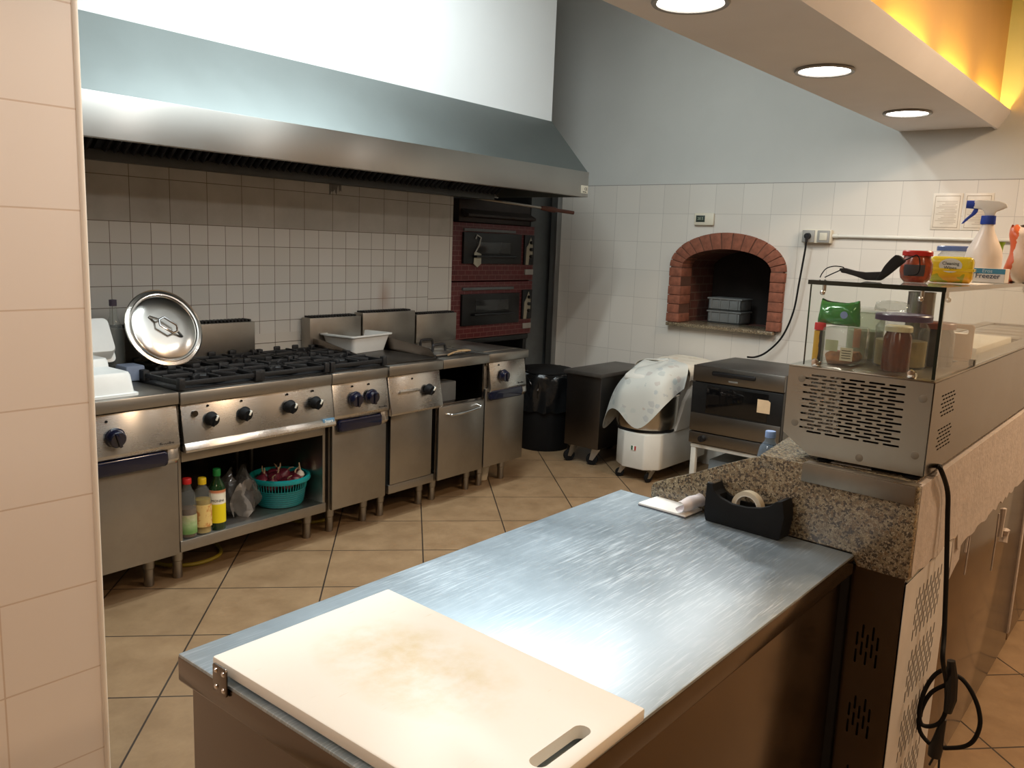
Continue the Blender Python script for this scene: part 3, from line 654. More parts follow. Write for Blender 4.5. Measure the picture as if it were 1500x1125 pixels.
t = thing('oven_stand', 'dark stand under the two deck ovens', 'stand', (4.84, 4.3, 0), True)
part('top_frame', B().box(4.37, 5.29, 3.97, 4.79, .79, .829, .004), OVB, t)
part('shelf', B().box(4.39, 5.27, 3.99, 4.77, .30, .33, .004), OVB, t)
for x in (4.40, 5.26):
    for y in (4.0, 4.76): part('leg', B().box(x-.02, x+.02, y-.02, y+.02, 0, .79, .003), OVB, t)
single('vapour_box', B().box(4.44, 5.26, 3.97, 4.7, 1.658, 1.818, .006).prism([(3.95, 1.69), (3.90, 1.70), (3.90, 1.715), (3.97, 1.75)], 'x', 4.46, 5.24), plain('brown_sheet', rgb(46, 36, 31), .5, .4, .2), 'dark metal vapour box on the upper deck oven', 'vapour box', (4.84, 4.3, 1.658), True)
t = thing('pizza_peel', 'pizza peel lying above the deck ovens, wooden handle sticking out', 'pizza peel', (4.7, 3.85, 1.835), True)
a, b_, e = Vector((4.42, 3.99, 1.845)), Vector((4.93, 3.60, 1.762)), Vector((5.08, 3.41, 1.752))
a = Vector((4.30, 4.08, 1.852)); b_ = Vector((4.985, 3.66, 1.782))
dd = (b_-a).normalized(); e = b_+dd*.25
part('shaft', B().tube([a, b_], .010, 10), ST_D, t)
part('handle', B().tube([b_-dd*.01, b_+dd*.02, b_+dd*.10, b_+dd*.11, e], [.014, .018, .020, .0135, .013], 12), plain('dark_red_wood', rgb(96, 52, 36), .55, 0, .2, 30), t, 'dark red wooden handle')
part('blade', B().lathe([(0, 0), (.15, 0), (.152, .002), (.15, .003), (0, .003)], (4.19, 4.16, 1.853), 32), ST_D, t)
t = thing('dough_scraper', 'white handled scraper hanging on the upper oven door', 'scraper', (4.60, 3.93, 1.50), True)
part('blade', B().prism([(4.56, 1.37), (4.60, 1.345), (4.64, 1.37), (4.64, 1.44), (4.59, 1.452), (4.565, 1.45)], 'y', 3.926, 3.931, .001), plain('pale_blade', rgb(168, 164, 146), .5), t)
part('hook', B().tube([(4.575, 3.928, 1.45), (4.61, 3.925, 1.50), (4.63, 3.925, 1.555), (4.585, 3.925, 1.572), (4.572, 3.925, 1.545)], .005, 8), plain('pale_hook', rgb(176, 174, 166), .5), t)

# ---------------------------------------------------------------- against the right wall
t = thing('trash_bin', 'black rubbish bin lined with a black bag in the dark corner', 'trash bin', (5.04, 3.80, 0))
part('barrel', B().lathe([(0, 0), (.19, 0), (.200, .02), (.215, .50), (.222, .56), (.225, .575), (.215, .578), (.2, .5), (0, .4)], (5.04, 3.80, 0), 40), MATTE, t)
def bag(u, v):
    a = 2*PI*u; r = .229+.008*math.sin(9*a+5*v)+.005*math.sin(17*a); z = .60-.30*v
    if v < .12: r -= .03*(1-v/.12)
    return Vector((5.04+r*math.cos(a), 3.80+r*math.sin(a), z+.006*math.sin(13*a)))
part('bin_bag', B().grid(72, 12, bag, .002), plain('glossy_bag', rgb(20, 21, 22), .25, 0, .2, 20, .6, 40), t, 'glossy black bag', 30)
part('bag_knot', B().grid(20, 6, lambda u, v: Vector((4.825+.012*math.sin(8*u), 3.70+.11*u, .40+.12*v+.02*math.sin(11*u+6*v))), .004).jitter(.006, 2), bpy.data.materials['glossy_bag'], t)
part('lid', B().lathe([(0, .62), (.12, .618), (.20, .605), (.222, .595), (.222, .585), (0, .585)], (5.04, 3.80, 0), 40), MATTE, t)

t = thing('dough_cabinet', 'low dark steel cabinet on casters between bin and dough mixer', 'rolling cabinet', (5.1, 3.28, 0))
DKC = steel('dark_cart_steel', (.13, .12, .115, 1), .34, .3, .1)
part('body', B().box(4.80, 5.42, 3.14, 3.43, .125, .635, .004), DKC, t)
part('top', B().box(4.775, 5.44, 3.125, 3.445, .637, .665, .005), plain('cart_top', rgb(84, 80, 76), .4, .5, .15), t)
def caster(t, x, y, ang, r=.042):
    M = Matrix.Translation((x, y, 0)) @ Matrix.Rotation(ang, 4, 'Z')
    f = part('caster', B().box(-.03, .03, -.03, .03, .112, .124, .002, M=M).prism([(-.03, .115), (.03, .115), (.045, .04), (.02, .035)], 'y', -.022, -.018, M=M).prism([(-.03, .115), (.03, .115), (.045, .04), (.02, .035)], 'y', .018, .022, M=M), ST_D, t)
    part('wheel', B().lathe([(0, -.014), (r*.6, -.014), (r*.95, -.012), (r, -.006), (r, .006), (r*.95, .012), (r*.6, .014), (0, .014)], n=28, M=M @ Matrix.Translation((.028, 0, r)) @ Matrix.Rotation(PI/2, 4, 'X')), MATTE, f)
for x, y, a in ((4.85, 3.385, 2.6), (4.86, 3.19, 2.0), (5.37, 3.385, 2.4), (5.37, 3.19, 2.9)): caster(t, x, y, a)

# dough mixer
MX = plain('mixer_enamel', rgb(214, 212, 204), .35, 0, .03)
t = thing('dough_mixer', 'white spiral dough mixer on casters with a steel bowl', 'dough mixer', (5.0, 2.80, 0))
part('base', B().prism([(4.70, 2.715), (4.70, 2.875), (4.78, 2.975), (5.42, 2.985), (5.42, 2.635), (4.78, 2.640)], 'z', .085, .325, .01), MX, t)
part('column', B().box(5.13, 5.43, 2.625, 2.99, .325, .69, .025).prism([(4.95, .325), (5.14, .325), (5.14, .60), (5.06, .52)], 'y', 2.628, 2.66, .008), MX, t)
part('head', B().prism([(4.72, .66), (4.72, .70), (4.80, .730), (5.43, .738), (5.43, .66), (5.13, .62), (4.9, .64)], 'y', 2.70, 2.92, .02), MX, t)
part('bowl', B().lathe([(0, .33), (.17, .33), (.195, .345), (.205, .38), (.21, .565), (.216, .572), (.212, .578), (.203, .57), (.198, .38), (.17, .345), (0, .345)], (4.915, 2.835, 0), 56), steel('bowl_steel', (.52, .48, .42, 1), .2, .4, .05), t)
part('bowl_ring', B().lathe([(.17, .318), (.19, .318), (.198, .332), (.19, .345), (.17, .34)], (4.915, 2.835, 0), 48), MATTE, t)
part('spiral_hook', B().tube([(4.86+.05*math.cos(q*.5), 2.82+.05*math.sin(q*.5), .38+.02*q) for q in range(17)], .010, 8), CHROME, t)
f = part('flag_badge', B().box(4.6965, 4.699, 2.775, 2.81, .21, .242), MARK, t)
part('red_bar', B().box(4.6955, 4.697, 2.775, 2.786, .212, .240), plain('badge_red', rgb(170, 30, 34), .5), f)
part('green_bar', B().box(4.6955, 4.697, 2.799, 2.81, .212, .240), plain('badge_green', rgb(20, 80, 50), .5), f)
for x, y, a in ((4.755, 2.90, 2.2), (4.765, 2.69, 2.7), (5.36, 2.93, 2.0), (5.36, 2.68, 2.9)):
    part('leg_bracket', B().box(x-.015, x+.015, y-.015, y+.015, .08, .11, .002), MX, t)
    M = Matrix.Translation((x, y, 0)) @ Matrix.Rotation(a, 4, 'Z')
    f = part('caster', B().box(-.02, .02, -.018, .018, .072, .082, M=M).prism([(-.02, .076), (.02, .076), (.035, .03), (.015, .028)], 'y', -.016, -.012, M=M).prism([(-.02, .076), (.02, .076), (.035, .03), (.015, .028)], 'y', .012, .016, M=M), ST_D, t)
    part('wheel', B().lathe([(0, -.010), (.018, -.010), (.029, -.008), (.031, 0), (.029, .008), (.018, .010), (0, .010)], n=20, M=M @ Matrix.Translation((.02, 0, .031)) @ Matrix.Rotation(PI/2, 4, 'X')), MATTE, f)
# cloths
def mat_cloth(name, base, spots, sc_):
    n = N(name); c = n.coord(); n.set(Roughness=.9, Sheen_Weight=.1)
    v = n.n('ShaderNodeTexVoronoi'); v.inputs['Scale'].default_value = sc_; n.l(c, v.inputs['Vector'])
    m = n.math('MULTIPLY', n.math('LESS_THAN', n.math('ADD', v.outputs['Distance'], n.math('MULTIPLY', n.noise(c, 40, 3), .5)), .62), .6)
    colr = n.ramp(n.sep(v.outputs['Color'])[0], [(.0, spots[0]), (.35, spots[1]), (.6, spots[2]), (.8, base)])
    n.l(n.mix(n.math('MULTIPLY', m, .75), base, colr), n.p.inputs['Base Color'])
    n.bump(n.noise(c, 260, 2), .15, .001); return n.m

def loft(rows, nu, nv):
    """smooth surface through rows of points: row = one line across, rows run from top to hem"""
    P = [spl(r, nu) for r in rows]; m = len(P[0])
    cols = [spl([r[i] for r in P], nv) for i in range(m)]
    def f(u, v):
        return cols[round(u*(m-1))][round(v*(len(cols[0])-1))]
    return m-1, len(cols[0])-1, f
def fold(f, amp, k, seed):
    def g(u, v):
        p = f(u, v); a = amp*max(0, v-.35)
        return p+Vector((a*math.sin(k*u+seed)+.002*math.sin(31*u+13*v), a*math.cos(k*u*.9+seed), .003*math.sin(19*u+11*v)))
    return g
Cc = (5.10, 2.80, .788)
T = [(5.06, 2.975, .765), (4.93, 2.955, .735), (4.83, 2.925, .715), (4.775, 2.85, .725), (4.775, 2.75, .735), (4.84, 2.655, .755), (5.02, 2.615, .775)]
Hm = [(5.02, 3.07, .46), (4.87, 3.14, .275), (4.74, 3.03, .44), (4.685, 2.92, .455), (4.680, 2.76, .365), (4.745, 2.60, .545), (4.92, 2.568, .63)]
Md = [(5.04, 3.02, .64), (4.88, 3.06, .56), (4.75, 2.98, .60), (4.69, 2.90, .61), (4.685, 2.77, .62), (4.75, 2.625, .68), (4.96, 2.575, .71)]
Tm = [tuple((a+b)/2 for a, b in zip(p, Cc)) for p in T]
nu, nv, f_ = loft([[Cc]*7, Tm, T, Md, Hm], 8, 7)
single('tea_towel', B().grid(nu, nv, fold(f_, .017, 21, 1), .002), mat_cloth('printed_towel', rgb(198, 200, 194), (rgb(146, 164, 176), rgb(176, 152, 140), rgb(146, 168, 172)), 17), 'pale printed towel with blue grey figures draped over the mixer bowl', 'cloth', (4.86, 2.84, .76), sharp=80)
rows = []
for y, z in ((2.590, .665), (2.586, .69), (2.594, .735), (2.64, .764), (2.80, .770), (2.96, .764), (3.020, .72), (3.03, .63)):
    rows.append([(x, y+.006*math.sin(9*x), z+.010*math.sin(14*x+y*9)*(1 if z < .66 else .4)) for x in (5.03, 5.09, 5.18, 5.28, 5.38, 5.45)])
nu, nv, f_ = loft(rows, 5, 4)
single('table_linen', B().grid(nu, nv, fold(f_, .004, 11, 3), .002), mat_cloth('cream_linen', rgb(214, 206, 190), (rgb(204, 176, 150), rgb(190, 184, 170), rgb(206, 196, 160)), 20), 'cream patterned cloth spread over the rear of the dough mixer', 'cloth', (5.2, 2.80, .81), sharp=80)

# ---------------------------------------------------------------- worktop oven on its stand
t = thing('electric_oven', 'black and steel electric oven on a white stand against the tiled wall', 'oven', (5.04, 2.135, .322))
OVS = steel('oven_steel', (.21, .195, .175, 1), .32, .4, .08)
part('body', B().box(4.775, 5.33, 1.845, 2.425, .324, .822, .004), plain('oven_shell', rgb(70, 68, 65), .42, .3, .1), t)
part('side_panel', B().box(4.80, 5.33, 1.840, 1.846, .33, .80, .001), plain('oven_side', rgb(120, 122, 120), .5, .3, .08), t)
d = part('door', B().box(4.752, 4.776, 1.842, 2.430, .405, .715, .004), OVB, t)
part('door_trim', B().box(4.749, 4.755, 1.844, 2.428, .407, .520, .002), OVS, d)
part('door_pane', B().box(4.7495, 4.753, 1.93, 2.33, .53, .70, .002), plain('black_pane', rgb(12, 12, 13), .06, 0, .1), d)
part('sticker', B().prism([(1.915, .585), (1.915, .655), (1.93, .665), (1.995, .665), (1.995, .585)], 'x', 4.7475, 4.749), plain('peach_sticker', rgb(214, 186, 150), .6), d, 'peach paper sticker')
p_ = part('handle_panel', B().box(4.752, 4.776, 1.842, 2.430, .722, .820, .004), OVS, t)
part('handle_slot', B().box(4.748, 4.754, 2.02, 2.30, .768, .796, .008), BLACK, p_)
part('maker_badge', B().box(4.749, 4.753, 2.13, 2.19, .738, .748, .001), plain('badge_silver', rgb(150, 150, 146), .3, .6), p_)
k_ = part('lower_panel', B().box(4.752, 4.776, 1.842, 2.430, .326, .400, .004), OVS, t)
part('knob', B().cyl((4.752, 2.335, .363), (4.725, 2.335, .363), .022, .019, 24).box(4.718, 4.728, 2.332, 2.338, .345, .381, .001), BLACK, k_)
t = thing('oven_stand', 'white angle iron stand carrying the black electric oven', 'stand', (5.04, 2.135, 0))
part('frame', B().box(4.765, 5.34, 1.85, 2.42, .296, .320, .003), WHITE_W, t)
for x in (4.785, 5.32):
    for y in (1.87, 2.40): part('leg', B().box(x-.017, x+.017, y-.017, y+.017, 0, .296, .003), WHITE_W, t)
single('storage_crate', B().box(4.84, 5.28, 1.92, 2.33, 0.0, .22, .02), plain('grey_blue_crate', rgb(120, 130, 136), .5, 0, .1), 'grey blue crate on the floor under the oven stand', 'crate', (5.06, 2.12, 0))

# ---------------------------------------------------------------- wood oven mouth
t = thing('brick_oven', 'arched brick mouth of the wood oven in the tiled wall', 'brick oven', (5.5, 2.62, .976))
b = B(); Rb = random.Random(3)
X0, X1 = 5.462, 5.62
for side in (-1, 1):
    ya, yb_ = (2.19, 2.283) if side < 0 else (2.947, 3.045)
    for k in range(6):
        j = Rb.uniform(-.003, .003); b.box(X0+j, X1, ya+j, yb_, 1.008+k*.0655, 1.069+k*.0655, .002)
nb = 15
for k in range(nb):
    q0 = PI*(k+.05)/nb; q1 = PI*(k+.95)/nb; j = Rb.uniform(-.004, .004); P = []
    for q in (q0, (q0+q1)/2, q1): P.append((2.615+.332*math.cos(q), 1.402+.138*math.sin(q)))
    for q in (q1, (q0+q1)/2, q0): P.append((2.617+.430*math.cos(q), 1.405+.248*math.sin(q)))
    b.prism(P, 'x', X0+j, X1, .0015)
part('brick_arch', b, BRICK, t)
def archpoly(w0, w1, zb, zs, rise, n=20):
    P = [(w0, zb), (w1, zb)]; c = (w0+w1)/2; r = (w1-w0)/2
    for i in range(n+1):
        q = PI*i/n; P.append((c+r*math.cos(q), zs+rise*math.sin(q)))
    return P
mo = cutB(B().prism(archpoly(2.20, 3.035, 1.006, 1.40, .242), 'x', 5.466, 5.615), B().prism(archpoly(2.281, 2.949, .9, 1.40, .140), 'x', 5.4, 5.7))
part('mortar', mo, plain('brown_mortar', rgb(92, 60, 46), .9, 0, .15), t)
ch = cutB(B().box(5.62, 6.3, 2.10, 3.15, .96, 1.75), B().prism(archpoly(2.26, 2.97, 1.0, 1.385, .155), 'x', 5.60, 6.2))
part('chamber', ch, mat_brick('chamber_brick', .12, .06, .004, rgb(92, 50, 38), rgb(80, 42, 32), rgb(104, 84, 70), (0, 2), .5, .9), t)
part('back_wall', B().box(6.0, 6.19, 2.27, 2.96, 1.0, 1.545), SOOT, t)
part('sill', B().box(5.44, 5.80, 2.225, 3.035, .980, 1.004, .004), GRANITE, t)
CR = plain('grey_crate', rgb(112, 114, 112), .5, 0, .06)
for k, lab in enumerate(('lower grey plastic tray stacked inside the brick oven', 'upper grey plastic tray stacked inside the brick oven')):
    z = 1.006+k*.094
    b = B().box(5.72, 5.90, 2.59, 2.845, z, z+.012, .003)
    for (x0, x1, y0, y1) in ((5.72, 5.728, 2.59, 2.845), (5.892, 5.90, 2.59, 2.845), (5.72, 5.90, 2.59, 2.598), (5.72, 5.90, 2.837, 2.845)):
        b.box(x0, x1, y0, y1, z, z+.086, .002)
    b.box(5.712, 5.908, 2.582, 2.853, z+.078, z+.09, .003)
    for j in range(4): b.box(5.712, 5.721, 2.61+j*.068, 2.618+j*.068, z+.01, z+.08)
    single('plastic_tray', b, CR, lab, 'tray', (5.81, 2.67, z), False, 'trays in the brick oven')

# ---------------------------------------------------------------- on the tiled wall
t = thing('thermostat', 'cream thermostat with a dark display above the brick oven', 'thermostat', (5.49, 2.82, 1.70))
part('case', B().box(5.475, 5.4995, 2.735, 2.885, 1.70, 1.785, .008), CREAM, t)
part('display', B().box(5.4735, 5.476, 2.80, 2.868, 1.722, 1.768, .001), plain('lcd_dark', rgb(58, 66, 60), .2), t)
part('display_digits', B().text('20.5', .026, frame_M((5.4733, 2.834, 1.745), (0, -1, 0), (0, 0, 1))), plain('lcd_light', rgb(150, 160, 140), .5), t)
t = thing('wall_socket', 'grey double wall box, plugged socket beside a switch', 'wall socket', (5.48, 2.0, 1.60))
part('box', B().box(5.456, 5.4995, 1.905, 2.095, 1.60, 1.685, .006), CREAM, t)
part('socket_frame', B().box(5.450, 5.458, 2.008, 2.09, 1.604, 1.681, .004), plain('grey_frame', rgb(150, 148, 142), .5), t)
part('switch_frame', B().box(5.450, 5.458, 1.912, 1.992, 1.604, 1.681, .004), bpy.data.materials['grey_frame'], t)
part('switch', B().box(5.446, 5.451, 1.928, 1.976, 1.618, 1.666, .003), plain('switch_cream', rgb(206, 200, 182), .5), t)
t = thing('power_cable', 'black cable hanging from the wall socket down behind the electric oven', 'cable', (5.44, 2.05, 1.64))
part('wire', B().tube(spl([(5.43, 2.05, 1.63), (5.435, 2.055, 1.55), (5.44, 2.075, 1.35), (5.45, 2.10, 1.15), (5.45, 2.16, .98), (5.44, 2.25, .87), (5.42, 2.32, .828), (5.36, 2.35, .829)], 8), .0065, 8), MATTE, t)
part('plug', B().cyl((5.449, 2.05, 1.643), (5.425, 2.05, 1.643), .021, .018, 20).cyl((5.43, 2.05, 1.64), (5.43, 2.05, 1.605), .010, .008, 12), BLACK, t)
single('conduit', B().cyl((5.487, 1.908, 1.648), (5.487, -.4, 1.645), .011, n=14).cyl((5.487, 1.908, 1.648), (5.487, 1.87, 1.648), .014, n=14), WHITE_W, 'pale conduit running along the tiled wall from the switch box', 'conduit', (5.487, 1.0, 1.64))
for y, w, lab in ((1.262, .158, 'framed notice sheet on the tiled wall, left of the spray bottle'), (1.098, .150, 'framed notice sheet on the tiled wall, behind the spray bottle')):
    t = thing('notice', lab, 'notice', (5.49, y, 1.70), False, 'notices on the tiled wall')
    part('sheet', B().box(5.4955, 5.4995, y-w/2, y+w/2, 1.70, 1.91, .0005), plain('notice_sheet', rgb(214, 204, 188), .4), t)
    part('border', B().box(5.4945, 5.496, y-w/2+.012, y+w/2-.012, 1.893, 1.896).box(5.4945, 5.496, y-w/2+.012, y+w/2-.012, 1.712, 1.715).box(5.4945, 5.496, y-w/2+.012, y-w/2+.014, 1.712, 1.896).box(5.4945, 5.496, y+w/2-.014, y+w/2-.012, 1.712, 1.896), plain('notice_border', rgb(150, 132, 108), .6), t)
    b = B()
    for k in range(15): b.box(5.4947, 5.4957, y-w/2+.024+.01*(k % 3 == 2), y+w/2-.022-.015*((k*7) % 4), 1.862-k*.0092, 1.8645-k*.0092)
    part('printed_lines', b, plain('faded_print', rgb(168, 152, 132), .7), t)
# ---------------------------------------------------------------- prep table
t = thing('prep_table', 'long stainless prep table in the foreground carrying the white board', 'prep table', (1.3, .88, 0))
part('worktop', B().prism([(.655, .557), (1.957, .557), (2.005, 1.225), (.655, 1.219)], 'z', .832, .84, .003), TABLE, t)
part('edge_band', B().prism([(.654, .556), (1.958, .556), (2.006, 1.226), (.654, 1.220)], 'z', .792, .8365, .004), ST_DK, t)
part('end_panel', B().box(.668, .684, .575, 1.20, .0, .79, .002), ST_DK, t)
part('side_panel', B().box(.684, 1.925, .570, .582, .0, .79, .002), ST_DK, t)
part('far_panel', B().box(.684, 1.95, 1.190, 1.204, .0, .79, .002), ST_D, t)
part('back_panel', B().box(1.90, 1.925, .582, 1.19, .0, .79, .002), ST_DK, t)
t = thing('cutting_board', 'thick stained white cutting board with a handle slot, on the prep table', 'cutting board', (.83, .84, .84))
n_ = N('board_plastic'); c_ = n_.n('ShaderNodeNewGeometry').outputs['Position']
xx, yy, zz = n_.sep(c_)
dist = n_.math('ADD', n_.math('POWER', n_.math('DIVIDE', n_.math('SUBTRACT', xx, .86), .13), 2), n_.math('POWER', n_.math('DIVIDE', n_.math('SUBTRACT', yy, .88), .21), 2))
st = n_.math('MULTIPLY', n_.math('SUBTRACT', 1, n_.math('MINIMUM', dist, 1)), n_.ramp(n_.noise(c_, 11, 6, .65), [(.38, (0, 0, 0, 1)), (.72, (1, 1, 1, 1))]))
st = n_.math('MULTIPLY', st, .85)
bc = n_.mix(st, rgb(240, 236, 226), rgb(212, 188, 122))
sc1 = n_.noise(n_.mapping(c_, (20, 240, 1), (0, 0, .6)), 1, 2)
bc = n_.mix(n_.ramp(sc1, [(.72, (0, 0, 0, 1)), (.8, (.4, .4, .4, 1))]), bc, rgb(200, 176, 130))
n_.l(bc, n_.p.inputs['Base Color']); n_.set(Roughness=.38, Subsurface_Weight=.0)
brd = cutB(B().prism([(.664, .545), (1.004, .549), (1.030, 1.128), (.662, 1.128)], 'z', .846, .866, .004), B().prism(rrect(.785, .905, .571, .597, .0129, 6), 'z', .8, .9))
part('slab', brd, n_.m, t)
for x, y in ((.70, .60), (.97, .62), (.70, 1.09), (.98, 1.09)): part('foot', B().cyl((x, y, .8405), (x, y, .847), .008, n=16), CREAM, t)
hp = part('hinge_plate', B().prism(rrect(1.068, 1.106, .822, .868, .005), 'x', .6495, .6525, .0006), ST_DK, t, 'small steel hinge plate')
b = B()
for y in (1.077, 1.097):
    for z in (.831, .858): b.lathe([(0, .002), (.003, .0015), (.0045, 0), (.0045, -.002), (0, -.002)], n=14, M=Matrix.Translation((.6495, y, z)) @ Matrix.Rotation(-PI/2, 4, 'Y'))
part('screw', b, CHROME, hp)
# tape dispenser
SK = math.radians(-4.0)
MS = Matrix.Translation((1.948, .82, .84)) @ Matrix.Rotation(SK, 4, 'Z')
PR = [(-.103, .004), (-.098, .0), (.100, .0), (.106, .02), (.104, .100), (.088, .100), (.080, .082), (.062, .069), (.030, .061), (-.01, .062), (-.045, .069), (-.07, .080), (-.086, .095), (-.102, .100), (-.110, .06)]
t = thing('tape_dispenser', 'black desk tape dispenser against the granite slab', 'tape dispenser', (1.946, .82, .84))
sh = B()
def wall_(x0, x1): return B().prism(PR, 'x', x0, x1, .0015, MS)
bd_ = cutB(B().prism(PR, 'x', -.028, .024, .003), B().box(-.019, .015, -.07, .07, .010, .12))
part('body', B().add(bd_.bm, MS), MATTE, t)
part('cutter_blade', B().box(-.020, .016, .088, .104, .0985, .1005, M=MS), CHROME, t)
part('grip_pad', B().box(-.024, .020, -.095, .095, -.0, .001, M=MS), plain('grip_foam', rgb(44, 44, 46), .9), t)
t = thing('tape_roll', 'roll of clear tape sitting in the black dispenser', 'tape roll', (1.944, .815, .895))
MR = MS @ Matrix.Translation((-.002, -.002, .056)) @ Matrix.Rotation(PI/2, 4, 'Y')
part('tape', B().lathe([(.031, -.010), (.0405, -.010), (.0405, .010), (.031, .010), (.031, -.010)], n=48, M=MR), plain('tape_beige', rgb(196, 184, 160), .3), t)
part('core', B().lathe([(.028, -.010), (.031, -.010), (.031, .010), (.028, .010), (.028, -.010)], n=48, M=MR), plain('core_white', rgb(214, 208, 196), .6), t)
# order pad
MP = Matrix.Translation((1.955, 1.035, .84)) @ Matrix.Rotation(SK+.02, 4, 'Z')
t = thing('order_pad', 'white order pad with curled pages lying by the granite slab', 'notepad', (1.955, 1.035, .84))
part('backing', B().box(-.05, .04, -.072, .072, .0005, .003, M=MP), plain('grey_card', rgb(96, 98, 104), .7), t)
part('pages', B().box(-.049, .040, -.072, .072, .003, .008, .0008, M=MP), PAPER, t)
def curl(u, v):
    q = -1.4+u*4.9; r = .013+.004*v+.0035*u
    return Vector((-.052+.100*v, -.055-r*math.sin(q)*.9-.01*v, .0105+r+.0+-r*math.cos(q)*.95+.002*math.sin(9*v+4*u)))
part('curled_sheet', B().grid(22, 8, curl, .0006, M=MP), plain('curled_paper', rgb(222, 216, 218), .8), t, None, 60)

# ---------------------------------------------------------------- granite counter
G = Matrix.Translation((1.96, .555, 0)) @ Matrix.Rotation(math.radians(-4.0), 4, 'Z') @ Matrix.Translation((-1.96, -.555, 0))
t = thing('granite_counter', 'granite counter slab with a sloping end beside the prep table', 'counter', (3.0, .62, .80))
part('top', B().prism([(1.975, .455), (5.46, .455), (5.46, .86), (2.3, .850), (1.975, .810)], 'z', .995, 1.027, .002), plain('granite_top', (0, 0, 0, 1)), t)
t.children[-1].data.materials.clear(); t.children[-1].data.materials.append(GRANITE)
part('end_slab', B().prism([(.436, .812), (.436, 1.026), (.70, 1.027), (.78, 1.025), (.83, 1.015), (.90, .984), (1.00, .936), (1.08, .902), (1.118, .884), (1.126, .872), (1.126, .8403), (.565, .8403), (.55, .812)], 'x', 1.960, 1.982, .0025, G), GRANITE, t)
part('steel_strip', B().box(1.9545, 1.958, .440, .70, .985, 1.028, .0008, G).box(1.957, 1.99, .44, .70, 1.0275, 1.030, .0005, G), plain('strip_steel', rgb(128, 118, 104), .38, .8, .1), t)
Rg = random.Random(11)
low = [(1.990, .812)]; x = 2.0
while x < 5.46:
    base = .806+(x-2.0)*-.020 if x < 2.45 else (.755 if x < 2.62 else .748)
    low.append((x, base+Rg.uniform(-.008, .008))); x += Rg.uniform(.02, .06)
part('glue_face', B().prism([(1.990, 1.022), ]+low+[(5.46, .75), (5.46, 1.020)], 'y', .438, .458), MORTAR, t, 'bare rough face where cladding came off')
part('inner_skirt', B().box(2.32, 5.46, .836, .848, .85, .995, .002), GRANITE, t)
# refrigerated base
t = thing('refrigerated_base', 'stainless refrigerated base with slotted panels under the granite counter', 'refrigerator', (3.0, .62, 0))
def vslots(b, y0, n, z0, flip, pitch=.0105, L=.032, w=.0045, axis='x', at=(1.9, 2.0), rows=2):
    for k in range(n):
        for r in range(rows):
            z = z0+r*(L+.009)+(.5*(L+.009) if k % 2 else 0)
            P = rrect(y0+k*pitch-w/2, y0+k*pitch+w/2, z, z+L, w*.49, 3)
            b.prism(P, axis, *at)
ct = B()
for zc in (.62, .44, .26, .09): vslots(ct, .488, 5, zc-.045, 0, .0115, .034, .005, 'x', (1.9, 2.0), 2)
part('end_panel', cutB(B().box(1.972, 1.977, .446, .562, 0.012, .812), ct), ST_DK, t)
ct = B()
for zc in (.665, .505, .345, .185): vslots(ct, 2.09, 14, zc-.05, 0, .0175, .032, .0105, 'y', (.4, .5), 3)
part('slotted_panel', cutB(B().box(1.972, 2.415, .4418, .4428, .012, .794), ct), plain('pale_film_panel', rgb(206, 202, 196), .45, .0, .06), t, 'pale perforated side panel')
part('dark_inner', B().box(1.985, 2.41, .4436, .70, .02, .785), plain('grey_backing', rgb(44, 42, 42), .8), t)
part('top_rail', B().box(2.0, 5.4, .446, .46, .790, .806, .001), CREAM, t)
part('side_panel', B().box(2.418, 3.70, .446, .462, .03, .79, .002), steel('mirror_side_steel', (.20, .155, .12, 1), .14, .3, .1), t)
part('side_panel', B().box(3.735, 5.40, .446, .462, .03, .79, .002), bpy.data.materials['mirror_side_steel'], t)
part('plinth', B().box(2.42, 5.38, .475, .83, .0, .06), DARK, t)
part('inner_side', B().box(2.0, 5.40, .78, .80, .06, .79), ST_D, t)
dr = B().box(3.700, 3.735, .440, .452, .07, .79, .003)
part('joint_strip', dr, MORTAR, t, 'pale glue strip at the panel joint')
for x, z0_, z1_, w in ((2.62, .70, .79, .012), (2.66, .62, .79, .006), (3.12, .50, .70, .005), (3.20, .60, .70, .02), (3.30, .555, .60, .03)):
    part('glue_drip', B().tube([(x, .445, z1_), (x+.004, .4445, (z0_+z1_)/2), (x-.003, .445, z0_)], [w*.5, w*.35, w*.4], 6), MORTAR, t)
part('glue_patch', B().prism([(2.43, .80), (2.54, .79), (2.54, .70), (2.50, .69), (2.44, .67)], 'y', .4435, .447), MORTAR, t)
# ---------------------------------------------------------------- topping display case
t = thing('display_case', 'stainless refrigerated topping case with glass screen on the granite counter', 'display case', (3.0, .61, 1.03))
ct = B(); Rs = random.Random(2)
nrow = 17
for r in range(nrow):
    z = 1.236-r*.00862
    for k in range(5):
        off = -.0185 if r % 2 else 0
        y1 = .715+off*(-1 if False else 1)-k*.0445+(0.0 if r % 2 == 0 else .037)
        if y1-.036 < .488: continue
        ct.prism(rrect(y1-.036, y1, z-.0023, z+.0023, .0022, 3), 'x', 1.9, 2.1)
fp = cutB(B().prism([(.443, 1.040), (.443, 1.253), (.772, 1.253), (.772, 1.088), (.704, 1.040)], 'x', 2.010, 2.0125), ct)
fpo = part('front_panel', fp, ST_CASE, t)
for y, z in ((.738, 1.225), (.745, 1.115), (.463, 1.215), (.466, 1.085), (.585, 1.056)): part('panel_plug', B().lathe([(0, .0007), (.0075, .0006), (.009, 0), (0, 0)], n=24, M=Matrix.Translation((2.0100, y, z)) @ Matrix.Rotation(-PI/2, 4, 'Y')), plain('plug_grey', rgb(128, 120, 106), .5, .4, .04) if z == 1.225 else bpy.data.materials['plug_grey'], fpo)
